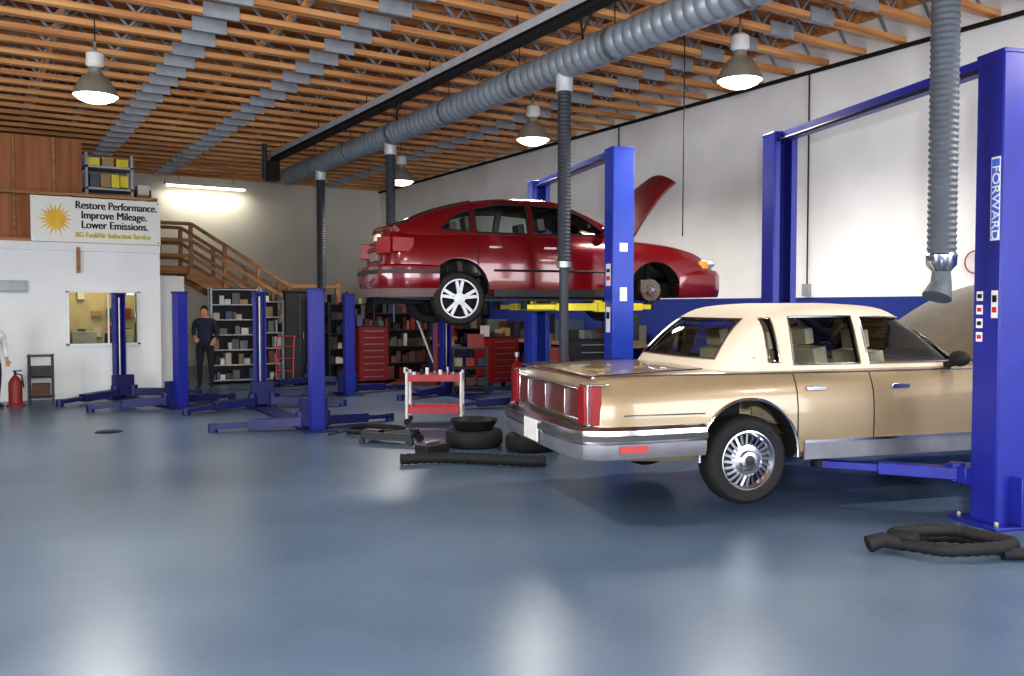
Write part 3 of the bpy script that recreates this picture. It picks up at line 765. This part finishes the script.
path=[(.72,-.85),(.4,-.865),(.18,-.82),(.05,-.7),(-.01,-.4),(-.03,0),(-.01,.4),(.05,.7),(.18,.82),(.4,.865),(.72,.85)]
path=[(p[0],-p[1]) for p in path]
b=MB()
b.sweep(path,[(-.12,.28),(-.01,.27),(.02,.34),(.03,.46),(.02,.56),(-.02,.585),(-.12,.585)],REDP)
b.sweep(path,[(.0,.47),(.045,.475),(.045,.52),(.0,.525)],DARK)
b.sweep(path,[(-.1,.2),(-.02,.2),(.015,.30),(-.1,.30)],mat('valance_grey',(104,84,84),.5))
b.obj('rear_bumper',eS)
b=MB()
path2=[(4.64-p[0]*1.0,p[1]*.97) for p in path][::-1]
b.sweep(path2,[(-.12,.22),(0,.21),(.02,.3),(.02,.5),(-.02,.56),(-.14,.57)],REDP)
b.box((4.60,0,.50),(.06,.7,.08),DARK)
for s in (-1,1):
    b.sphere((4.42,s*.60,.655),.14,mat('headlamp_glass',(215,220,222),.1,.3),1.0,1.2,.5)
    b.box((4.30,s*.77,.63),(.14,.05,.09),mat('amber_lens',(235,130,30),.3))
b.obj('front_end',eS,bevel=.005)
b=MB()
for s in (-1,1):
    b.box((.14,s*.68,.80),(.14,.26,.20),LR,(0,.10,s*-.45));b.box((.30,s*.815,.81),(.26,.035,.18),LR,(0,.03,s*-.13))
    b.box((.135,s*.68,.725),(.145,.25,.04),mat('amber_lens',(235,130,30),.3),(0,.10,s*-.45))
b.box((.10,0,.70),(.04,.48,.12),mat('plate_grey',(120,100,96),.5));b.box((.12,0,.80),(.05,1.0,.06),mat('tail_trim',(90,14,18),.4))
b.obj('tail_lamps',eS,bevel=.01)
b=MB()
sp=[(.13+.10*(y/.68)**2,y,1.035-.02*(y/.68)**2) for y in np.linspace(-.68,.68,15)]
b.tube(sp,.028,REDP,seg=10);b.tube([(p[0]+.03,p[1],p[2]-.025) for p in sp],.03,REDP,seg=10)
backlight_frame(b,SP['bl'],S_tab,.014,BLACK)
b.obj('hatch_spoiler',eS)
b=MB()
for s in (-1,1):
    b.tube([(x,s*(side_y(S_keys,x,.52)+.004),.52) for x in np.linspace(1.4,3.15,10)],.016,DARK,seg=6)
    b.box((2.27,s*.842,.25),(1.75,.03,.09),DARK)
b.box((.45,.25,.2),(.6,.35,.16),UNDER);b.tube([(.1,-.4,.22),(.6,-.4,.2),(1.5,-.15,.18),(3.2,0,.18)],.03,STEEL)
b.box((.97,0,.2),(.1,1.3,.08),UNDER);b.box((3.57,0,.24),(.5,1.0,.14),UNDER)
b.obj('trim_and_underbody',eS)
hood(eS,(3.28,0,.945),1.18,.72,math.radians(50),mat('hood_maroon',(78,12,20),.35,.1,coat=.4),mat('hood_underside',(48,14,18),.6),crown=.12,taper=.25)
engine(eS,3.6,4.3,.52,.6)

# ================================================================= SMALL OBJECTS
def at(px,u):  # floor position from an image pixel column and a depth from the camera
    p=G((px-512)/870*u,u);return (p.x,p.y)
WT=mat('cart_white',(220,218,214),.4)
x,y=at(435,12.0);e=empty('service_cart',(x,y,0),-TH)
b=MB()
CR=mat('cart_red',(170,58,66),.45)
for sx in (-.37,.37):
    for sy in (-.2,.2):
        b.tube([(sx,sy,.08),(sx,sy,.72)],.022,WT,seg=10);b.lathe([(.0001,-.015),(.04,-.015),(.04,.015),(.0001,.015)],BLACK,(sx,sy,.04),'y',16)
for z in (.16,.60):
    b.box((0,0,z),(.76,.42,.02),CR)
    for s in (-1,1): b.box((0,s*.21,z+.035),(.76,.015,.09),CR);b.box((s*.375,0,z+.035),(.015,.42,.09),CR)
b.tube([(-.4,-.2,.72),(-.42,0,.76),(-.4,.2,.72)],.015,WT,seg=8)
for k in range(7): b.cyl((-.28+.09*k,-.1+.15*(k%2),.62),(-.28+.09*k,-.1+.15*(k%2),.71+.03*(k%3)),.025,random.choice([STEEL,WT,WT,DARK]))
b.obj('cart_frame',e)
def tyre(b,cx,cy,cz,R=.33,w=.2):
    h=w/2;b.lathe([(R*.62,-h*.8),(R*.8,-h),(R*.95,-h*.85),(R,-h*.5),(R,h*.5),(R*.95,h*.85),(R*.8,h),(R*.62,h*.8),(R*.6,0)],BLACK,(cx,cy,cz),'z',36,closed=True)
x,y=at(474,10.0);b=MB();tyre(b,0,0,.1);b.obj('tire',None,(x,y,0))
x,y=at(532,9.75);b=MB();tyre(b,0,0,.09,.30,.18);b.obj('tire',None,(x,y,0))
x,y=at(474,10.0);b=MB();b.lathe([(.0001,.21),(.2,.21),(.27,.31),(.28,.31),(.21,.2),(.0001,.2)],DARK,seg=32);b.obj('oil_drain_pan',None,(x,y,0))
x,y=at(432,9.5);b=MB();b.box((0,0,.05),(.34,.2,.1),DARK);b.box((0,0,.12),(.2,.03,.03),STEEL);b.obj('socket_case',None,(x,y,0),(0,0,.3),bevel=.008)
def ribbed(path,r,step=.03):
    P=[Vector(p) for p in path];out=[];rs=[];k=0
    for i in range(len(P)-1):
        n=max(1,int((P[i+1]-P[i]).length/step))
        for j in range(n): out.append(P[i].lerp(P[i+1],j/n));rs.append(r if k%2==0 else r*.86);k+=1
    return out,rs
b=MB();c0=Vector((*at(450,8.75),0));ax=Vector((CT,-ST,0));ay=Vector((ST,CT,0))
pth=[c0+ax*(-.5+1.5*t)+ay*(.10*math.sin(t*5))+Vector((0,0,.06)) for t in [k/20 for k in range(21)]]
p,r=ribbed(pth,.058);b.tube(p,r,BLACK,seg=12)
b.obj('floor_hose')
b=MB();c0=Vector((*at(375,11.0),0))
pth=[c0+ax*(.34*math.cos(a)*(1+.12*math.sin(2*a)))+ay*(.3*math.sin(a))+Vector((0,0,.028+.035*(a/12))) for a in [k/60*2*math.pi*1.9 for k in range(61)]]
b.tube(pth,.024,BLACK,seg=8);b.obj('air_hose_coil')
b=MB();c0=Vector((*at(955,5.6),0))
pth=[]
for k in range(70):
    a=k/70*2*math.pi*1.6;R_=.36-.05*k/70;pth.append(c0+ax*(R_*math.cos(a)-.06*math.sin(3*a))+ay*(.6*R_*math.sin(a))+Vector((0,0,.045+.07*k/70)))
p,r=ribbed(pth,.043);b.tube(p,r,BLACK,seg=12)
pth=[c0+ax*(.25+1.1*t)+ay*(-.15-.05*math.sin(3*t))+Vector((0,0,.044)) for t in [k/12 for k in range(13)]]
p,r=ribbed(pth,.043);b.tube(p,r,BLACK,seg=12)
p0=c0+ax*(-.3);b.tube([p0+Vector((0,0,.06)),p0+ax*(-.14)+Vector((0,0,.09)),p0+ax*(-.24)+Vector((0,0,.06))],[.045,.05,.055],BLACK,seg=12)
b.obj('exhaust_hose_coil')
x,y=at(392,10.2);e=empty('floor_jack',(x,y,0),-TH-.3);b=MB()
for s in (-.12,.12): b.beam((-.35,s,.09),(.3,s,.09),.02,.09,DARK);b.lathe([(.0001,-.02),(.05,-.02),(.05,.02),(.0001,.02)],DARK,(.28,s*1.2,.05),'y',16);b.lathe([(.0001,-.02),(.035,-.02),(.035,.02),(.0001,.02)],DARK,(-.33,s*1.2,.035),'y',16)
b.beam((-.1,0,.1),(.28,0,.15),.08,.05,HOSED);b.lathe([(.0001,.18),(.06,.18),(.05,.14),(.0001,.14)],DARK,(.28,0,0),'z',16);b.tube([(-.35,0,.12),(-.6,0,.12),(-.85,0,.06)],.014,DARK);b.box((-.25,0,.1),(.2,.16,.1),DARK)
b.obj('jack_frame',e)
x,y=at(107,11.1);b=MB();b.lathe([(.0001,.012),(.15,.012),(.17,.0)],DARK,seg=24);b.obj('floor_drain_cover',None,(x,y,0))
x,y=at(517,12.3);b=MB();GR=mat('cylinder_red',(140,26,30),.4);b.lathe([(.0001,0),(.08,0),(.085,.03),(.085,.72),(.06,.8),(.025,.84),(.025,.92),(.0001,.92)],GR,seg=24);b.lathe([(.04,.9),(.04,.96),(.0001,.96)],STEEL,seg=12);b.box((0,-.088,.5),(.09,.006,.16),WT);b.obj('gas_cylinder',None,(x,y,0))
x,y=at(14,14.0);b=MB();b.lathe([(.0001,0),(.14,0),(.14,.02),(.10,.05),(.10,.38),(.06,.46),(.02,.5),(.0001,.5)],mat('dull_red',(130,40,36),.5),seg=24);b.tube([(0,0,.48),(0,0,.56)],.02,DARK);b.tube([(0,0,.53),(.09,0,.5),(.12,0,.3)],.012,BLACK,seg=8);b.box((.03,0,.57),(.13,.02,.02),DARK);b.obj('fire_extinguisher',None,(x,y,0))
x,y=at(40,14.3);e=empty('utility_stand',(x,y,0),-TH*.2);b=MB()
for sx in (-.17,.17):
    for sy in (-.15,.15): b.box((sx,sy,.41),(.03,.03,.82),DARK)
for z in (.12,.45,.8): b.box((0,0,z),(.38,.34,.025),DARK)
b.box((0,0,.24),(.26,.24,.2),mat('carton_brown',(90,66,52),.8));b.box((0,0,.55),(.3,.2,.16),DARK);b.obj('stand_frame',e)

PAL=[(118,64,56),(170,164,154),(146,124,84),(76,86,110),(184,182,178),(40,44,50),(112,92,72),(110,110,112),(84,94,84),(200,200,196)]
PM=[mat('product_%d'%i,c,.6,var=.1) for i,c in enumerate(PAL)]
def shelf(px,u,w,h,d=.45,levels=6,name='parts_shelf',fill=.9,frame=GALV,rz=-.1,pm=PM):
    x,y=at(px,u);e=empty(name,(x,y,0),rz);b=MB()
    for sx in (-w/2,w/2):
        for sy in (-d/2,d/2): b.box((sx,sy,h/2),(.04,.04,h),frame)
    for i in range(levels):
        z=.08+(h-.12)*i/(levels-1);b.box((0,0,z),(w,d,.025),frame)
        if i<levels-1 or h<1.9:
            gap=(h-.12)/(levels-1)-.05;xx=-w/2+.04
            while xx<w/2-.1:
                ww=random.uniform(.05,.18)
                ww=min(ww,w/2-.03-xx)
                if random.random()<fill: 
                    hh=gap*random.uniform(.35,.97);b.box((xx+ww/2,-.06+random.uniform(-.05,.05),z+.013+hh/2),(ww-.012,d*random.uniform(.4,.7),hh),random.choice(pm),(0,0,random.uniform(-.15,.15)))
                xx+=ww
    b.box((0,d/2,h/2),(w,.01,h),DARK);b.obj('shelf_frame',e)
DK=[mat('dark_item_%d'%i,c,.6) for i,c in enumerate([(70,34,30),(112,38,32),(40,40,46),(70,64,60),(130,122,106),(32,36,66),(24,24,28)])]  # dark, muted base colours for clutter, drums and machines
shelf(235,18.3,1.0,2.0,levels=7,fill=.72)
shelf(270,18.5,.45,1.75,levels=6,fill=.7,pm=PM+DK)
shelf(398,18.5,1.2,1.85,levels=6,frame=DARK,fill=.9,pm=DK+[PM[0],PM[1],DK[1]])
shelf(345,18.6,.8,1.7,levels=6,frame=DARK,fill=.85,pm=DK+[PM[4],DK[1]])
shelf(462,20.6,1.7,1.8,levels=6,frame=DARK,fill=.95,pm=DK+[PM[0]])
def chest(px,u,w,h,d=.5,rz=0,name='tool_chest',m=None):
    m=m or mat('chest_red',(124,28,28),.4)
    x,y=at(px,u);e=empty(name,(x,y,0),rz);b=MB();b.box((0,0,h/2+.06),(w,d,h-.12),m)
    n=int(h/.14)
    for i in range(n):
        z=.12+(h-.16)*(i+.5)/n;b.box((0,-d/2-.008,z),(w-.06,.016,(h-.16)/n-.015),m);b.box((0,-d/2-.025,z+.02),(w*.7,.015,.015),STEEL)
    b.box((0,0,h+.01),(w+.02,d+.02,.02),BLACK)
    for sx in (-w/2+.08,w/2-.08):
        for sy in (-.15,.15): b.lathe([(.0001,-.015),(.05,-.015),(.05,.015),(.0001,.015)],BLACK,(sx,sy,.05),'y',12)
    for k in range(5): 
        hh=random.uniform(.06,.22);b.box((-w/2.6+w*.19*k,random.uniform(-.08,.08),h+.02+hh/2),(.11,.2,hh),random.choice(PM+DK),(0,0,random.uniform(-.4,.4)))
    b.obj('chest_body',e)
chest(370,17.7,.6,1.2,rz=-.1);chest(497,17.3,.7,1.0,rz=.1);chest(588,14.8,.7,1.05,rz=-.2,name='tool_cabinet',m=DK[2])
def bench(name,loc,rz,L,dp):
    e=empty(name,loc,rz);b=MB();b.box((0,0,.9),(L,dp,.06),LUMB)
    for sx in (-L/2+.1,0,L/2-.1):
        for sy in (-dp/2+.06,dp/2-.06): b.box((sx,sy,.435),(.08,.08,.87),LUMB)
    b.box((0,0,.3),(L-.1,dp-.05,.03),LUMB)
    xx=-L/2+.06
    while xx<L/2-.2:
        w=random.uniform(.12,.3);h=random.uniform(.1,.42);b.box((xx+w/2,0,.93+h/2),(w*.9,dp*random.uniform(.3,.7),h),random.choice(PM+DK+DK),(0,0,random.uniform(-.2,.2)))
        h=random.uniform(.15,.5);b.box((xx+w/2,0,.315+h/2),(w*.9,dp*random.uniform(.4,.8),h),random.choice(DK));xx+=w+.03
    b.obj('bench_frame',e)
bench('workbench',(W-.45,14.5,0),math.pi/2,5.2,.75)
x,y=at(432,19.6);bench('work_table',(x,y,0),-.1,1.0,.55)
x,y=at(448,18.0);b=MB();b.box((0,0,.35),(.6,.7,.7),DK[5]);b.lathe([(.0001,.82),(.28,.82),(.28,.78),(.1,.74),(.1,.7)],STEEL,seg=24);b.box((0,.38,.9),(.12,.14,1.8),BLUED);b.box((0,.1,1.75),(.1,.6,.1),BLUED);b.cyl((0,-.05,1.72),(0,-.05,1.0),.03,STEEL);b.box((.25,-.3,.1),(.1,.2,.08),DARK);b.obj('tire_changer',None,(x,y,0),(0,0,.2))
x,y=at(299,18.5);b=MB();b.box((0,0,.95),(.6,.5,1.9),mat('cabinet_black',(24,24,30),.5));b.box((-.01,-.255,.95),(.01,.01,1.8),STEEL);b.box((.06,-.265,1.0),(.02,.02,.15),STEEL);b.box((0,0,1.93),(.64,.54,.05),DARK);b.obj('storage_cabinet',None,(x,y,0),(0,0,-.2),bevel=.01)
x,y=at(284,17.6);e=empty('hand_truck',(x,y,0),-.5);b=MB()
for s in (-.17,.17): b.tube([(s,.0,.1),(s,.12,.9),(s,.2,1.0)],.016,CR);b.tube([(s*1.15,.05,.1),(s*1.3,.05,.1)],.1,BLACK,seg=20)
for z in (.3,.55,.8): b.tube([(-.17,.03+z*.1,z),(.17,.03+z*.1,z)],.012,CR)
b.tube([(-.17,.2,1.0),(.17,.2,1.0)],.016,CR);b.box((0,-.1,.03),(.4,.25,.012),CR);b.obj('truck_frame',e)
def drum(px,u,m):
    x,y=at(px,u);b=MB();b.lathe([(.0001,0),(.29,0),(.295,.29),(.3,.3),(.295,.31),(.295,.58),(.3,.59),(.295,.6),(.29,.88),(.27,.87),(.0001,.87)],m,seg=32);b.cyl((.1,0,.87),(.1,0,1.15),.03,STEEL);b.obj('oil_drum',None,(x,y,0))
drum(545,15.6,DK[5]);drum(560,14.9,DK[1])
x,y=at(418,17.2);e=empty('engine_hoist',(x,y,0),-.6);b=MB()
for s in (-.3,.3): b.beam((-.5,s,.1),(.4,s*.7,.1),.07,.07,DK[1]);b.cyl((-.5,s,.0),(-.5,s,.08),.04,BLACK)
b.box((.35,0,.1),(.08,.55,.07),DK[1]);b.box((.35,0,.8),(.09,.09,1.4),DK[1]);b.beam((.35,0,1.5),(-.5,0,1.7),.08,.08,DK[1]);b.cyl((.3,0,.5),(-.1,0,1.55),.03,STEEL);b.tube([(-.48,0,1.68),(-.48,0,1.3)],.012,STEEL);b.obj('hoist_frame',e)
b=MB();b.lathe([(.0001,-.03),(.13,-.03),(.14,0)],WT,(W-.03,6.05,2.15),'x',24);b.lathe([(.13,-.035),(.145,-.035),(.145,0)],RED,(W-.03,6.05,2.15),'x',24)
b.box((W-.065,6.05,2.2),(.01,.02,.1),TXB);b.obj('wall_clock')
b=MB()
pth=[]
for k in range(60):
    a=k/60*2*math.pi*3;pth.append((W-.08-.02*(k/60),5.0+.24*math.cos(a),2.3+.34*math.sin(a)))
b.tube(pth,.012,BLACK,seg=6);b.box((W-.05,5.0,2.6),(.1,.14,.06),DARK);b.tube([(W-.05,5.0,2.6),(W-.05,5.0,HJ-.1)],.012,DARK,seg=6);b.obj('wall_air_hose')
x,y=at(470,15.9);e=empty('parts_trolley',(x,y,0),-.5);b=MB()
for sx in (-.3,.3):
    for sy in (-.2,.2): b.box((sx,sy,.45),(.03,.03,.8),DARK);b.lathe([(.0001,-.015),(.045,-.015),(.045,.015),(.0001,.015)],BLACK,(sx,sy,.045),'y',12)
for z in (.15,.5,.85): b.box((0,0,z),(.66,.46,.025),DARK)
for k in range(6): b.box((-.22+.22*(k%3),0,.17+.35*(k//3)+.08),(.16,.3,.15),random.choice(DK))
b.box((.1,0,.98),(.3,.25,.24),DK[1]);b.obj('trolley_frame',e)

# ================================================================= PEOPLE
SKIN=mat('skin',(190,140,112),.55,var=.05);HAIR=mat('hair_dark',(36,28,24),.7)
def person(loc,rz,h,shirt,pants,hands=((-.22,-.16,.95),(.22,-.14,.98)),lean=0.08,name='mechanic_person'):
    s=h/1.75;e=empty(name,loc,rz);shoe=mat('work_boot',(30,26,24),.6)
    V=[];R=[];E=[]
    def v(p,r,par=None):
        V.append(tuple(c*s for c in p));R.append(r*s)
        if par is not None:E.append((par,len(V)-1))
        return len(V)-1
    L=lambda z:-lean*max(0,(z-.95))*1.0
    p0=v((0,0,.95),.155);p1=v((0,L(1.1),1.12),.14,p0);p2=v((0,L(1.3),1.30),.165,p1);p3=v((0,L(1.43),1.43),.12,p2);p4=v((0,L(1.52),1.53),.055,p3);v((0,L(1.6)-.01,1.60),.05,p4)
    wr=[]
    for sg,hd in ((-1,hands[0]),(1,hands[1])):
        a=v((sg*.17,L(1.41),1.405),.075,p3)
        sh=Vector((sg*.21,L(1.38),1.37));hp=Vector(hd);mid=(sh+hp)/2+Vector((sg*.05,.09,-.04))
        c=v(tuple(sh),.062,a);d=v(tuple(sh.lerp(mid,.5)),.052,c);f=v(tuple(mid),.045,d);g=v(tuple(mid.lerp(hp,.5)),.04,f);w=v(tuple(hp),.028,g);wr.append((sg,hp,(hp-mid).normalized()))
        k=v((sg*.095,0,.86),.1,p0);l=v((sg*.11,-.01,.66),.082,k);m=v((sg*.115,-.02,.48),.062,l);n=v((sg*.118,.01,.3),.056,m);o=v((sg*.12,.025,.1),.045,n);q=v((sg*.125,-.03,.045),.042,o);v((sg*.14,-.15,.035),.038,q)
    me=bpy.data.meshes.new('body');me.from_pydata(V,E,[]);o=bpy.data.objects.new('body',me);bpy.context.scene.collection.objects.link(o);o.parent=e
    bpy.context.view_layer.objects.active=o
    m=o.modifiers.new('skin','SKIN')
    for i,r in enumerate(R): me.skin_vertices[0].data[i].radius=(r*(1.12 if i<4 else 1),r*(.82 if i<4 else 1))
    me.skin_vertices[0].data[0].use_root=True
    m.use_smooth_shade=True;sb=o.modifiers.new('sub','SUBSURF');sb.levels=2;sb.render_levels=2
    bake(o);me=o.data
    me.materials.clear()
    for mm in (shirt,pants,SKIN,shoe): me.materials.append(mm)
    for p in me.polygons:
        c=p.center/s;i=0
        if c.z<.09:i=3
        elif c.z<.93 and abs(c.x)<.22 and c.y>-.2 and not any((c-hp).length<.12 for _,hp,_ in wr):i=1
        elif c.z>1.5 and abs(c.x)<.12:i=2
        if any((c-hp).length<.06 for _,hp,_ in wr):i=2
        p.material_index=i;p.use_smooth=True
    b=MB();hy=L(1.65)-.03;hz=1.64
    b.sphere((0,hy*s,hz*s),.1*s,SKIN,.78,.95,1.18,24,16)
    b.sphere((0,(hy-.035)*s,(hz-.07)*s),.06*s,SKIN,.85,.8,.75)
    b.add([(x*s,y*s,z*s) for x,y,z in ((-.014,hy-.088,hz-.03),(.014,hy-.088,hz-.03),(0,hy-.118,hz-.028),(0,hy-.09,hz+.02))],[(0,1,2),(0,2,3),(1,3,2),(0,3,1)],SKIN)
    for sg in (-1,1):
        b.sphere((sg*.031*s,(hy-.086)*s,hz*s+.0),.012*s,WT);b.sphere((sg*.031*s,(hy-.096)*s,hz*s),.006*s,TXB)
        b.box((sg*.031*s,(hy-.09)*s,(hz+.022)*s),(.034*s,.01*s,.006*s),HAIR)
        b.sphere((sg*.08*s,(hy+.005)*s,(hz-.008)*s),.024*s,SKIN,.4,.7,1.2)
    b.box((0,(hy-.092)*s,(hz-.062)*s),(.042*s,.01*s,.008*s),mat('lips',(150,80,72),.5))
    vs=[];fs=[];seg=24;rg=8
    for i in range(rg+1):
        ph=math.radians(112)*i/rg
        for k in range(seg):
            a=2*math.pi*k/seg;fr=max(0,-math.sin(a));pp=ph*(1-.42*fr)
            vs.append((.084*math.sin(pp)*math.cos(a)*s,(hy+.006+.101*math.sin(pp)*math.sin(a))*s,(hz+.004+.125*math.cos(pp))*s))
    for i in range(rg):
        for k in range(seg): fs.append((i*seg+k,i*seg+(k+1)%seg,(i+1)*seg+(k+1)%seg,(i+1)*seg+k))
    b.add(vs,fs,HAIR);b.obj('head',e,angle=60)
    b=MB()
    for sg,hp,d in wr:
        up=Vector((0,0,1));side=d.cross(up)
        if side.length<.1: side=Vector((1,0,0))
        side.normalize();nrm=side.cross(d).normalized();c=hp
        b.tube([c*s,(c+d*.045)*s,(c+d*.085)*s],[.026*s,.036*s,.03*s],SKIN,seg=10)
        for k,ln in enumerate((.062,.075,.07,.055)):
            o_=c+d*.075+side*(-.03+.02*k)
            b.tube([o_*s,(o_+d*ln*.45-nrm*.008)*s,(o_+d*ln*.75-nrm*.025)*s,(o_+d*ln*.85-nrm*.042)*s],[.0095*s,.009*s,.008*s,.006*s],SKIN,seg=8)
        o_=c+d*.03-side*.03;b.tube([o_*s,(o_-side*.025+d*.02-nrm*.01)*s,(o_-side*.03+d*.05-nrm*.02)*s],[.011*s,.01*s,.007*s],SKIN,seg=8)
    b.obj('hands',e,angle=60)
    b=MB();b.lathe([(.150,.915),(.158,.92),(.158,.955),(.150,.96)],BLACK,seg=24)
    bo=b.obj('belt',e);bo.scale=(s*.98,s*.78,s)
    return e
NAVY=mat('navy_coverall',(30,36,56),.8);NAVY2=mat('navy_trousers',(24,26,40),.8)
x,y=at(205,17.3);person((x,y,0),-.35,1.62,NAVY,NAVY2,((-.16,-.24,1.08),(.2,-.2,1.02)))
x,y=at(-10,13.7);person((x,y,0),.5,1.45,mat('white_shirt',(215,215,220),.8),mat('dark_jeans',(40,44,60),.8),((-.2,-.22,1.0),(.24,-.12,.92)),name='customer_person')

# ================================================================= LIGHT
def area(name,loc,rot,sx,sy,en,col=(1,1,1)):
    l=bpy.data.lights.new(name,'AREA');l.shape='RECTANGLE';l.size=sx;l.size_y=sy;l.energy=en;l.color=col
    o=bpy.data.objects.new(name,l);bpy.context.scene.collection.objects.link(o);o.location=loc;o.rotation_euler=rot;return o
area('door_daylight',(-.5,YF+.1,2.0),(math.radians(90),0,0),6.5,3.5,560,(.94,.97,1))
area('door_daylight_east',(7.2,YF+.1,2.0),(math.radians(90),0,0),4.2,3.5,360,(.94,.97,1))
area('side_fill_light',(XL+.1,5.5,2.0),(math.radians(90),0,math.radians(-90)),4.5,3.5,500,(.94,.97,1))  # added fill at an unseen side opening, lights right wall and car sides
area('camera_flash',(0.15,-.1,1.95),(math.radians(90),0,-TH),.15,.1,210,(1,1,1))
l=bpy.data.lights.new('office_lamp','POINT');l.energy=45;l.color=(1,.86,.6);l.shadow_soft_size=.3
o=bpy.data.objects.new('office_lamp',l);bpy.context.scene.collection.objects.link(o);o.location=(1.9,17.9,2.35)
area('fluorescent_glow',(5.4,D-.35,HJ-.33),(0,0,0),2.0,.1,25,(1,.95,.8))
w=bpy.data.worlds.new('world');bpy.context.scene.world=w;w.use_nodes=True
bg=w.node_tree.nodes['Background'];bg.inputs[0].default_value=(.75,.85,1,1);bg.inputs[1].default_value=1.2

# ================================================================= CAMERA
cd=bpy.data.cameras.new('camera');cam=bpy.data.objects.new('camera',cd);bpy.context.scene.collection.objects.link(cam)
cd.sensor_width=36;cd.lens=36*870/1024;cam.location=(0,0,H_CAM)
cam.rotation_euler=(math.radians(90)-math.atan(31/870),0,-TH)
bpy.context.scene.camera=cam
vs_=bpy.context.scene.view_settings
vs_.view_transform='Standard'
try: vs_.look='Medium High Contrast'
except Exception: pass
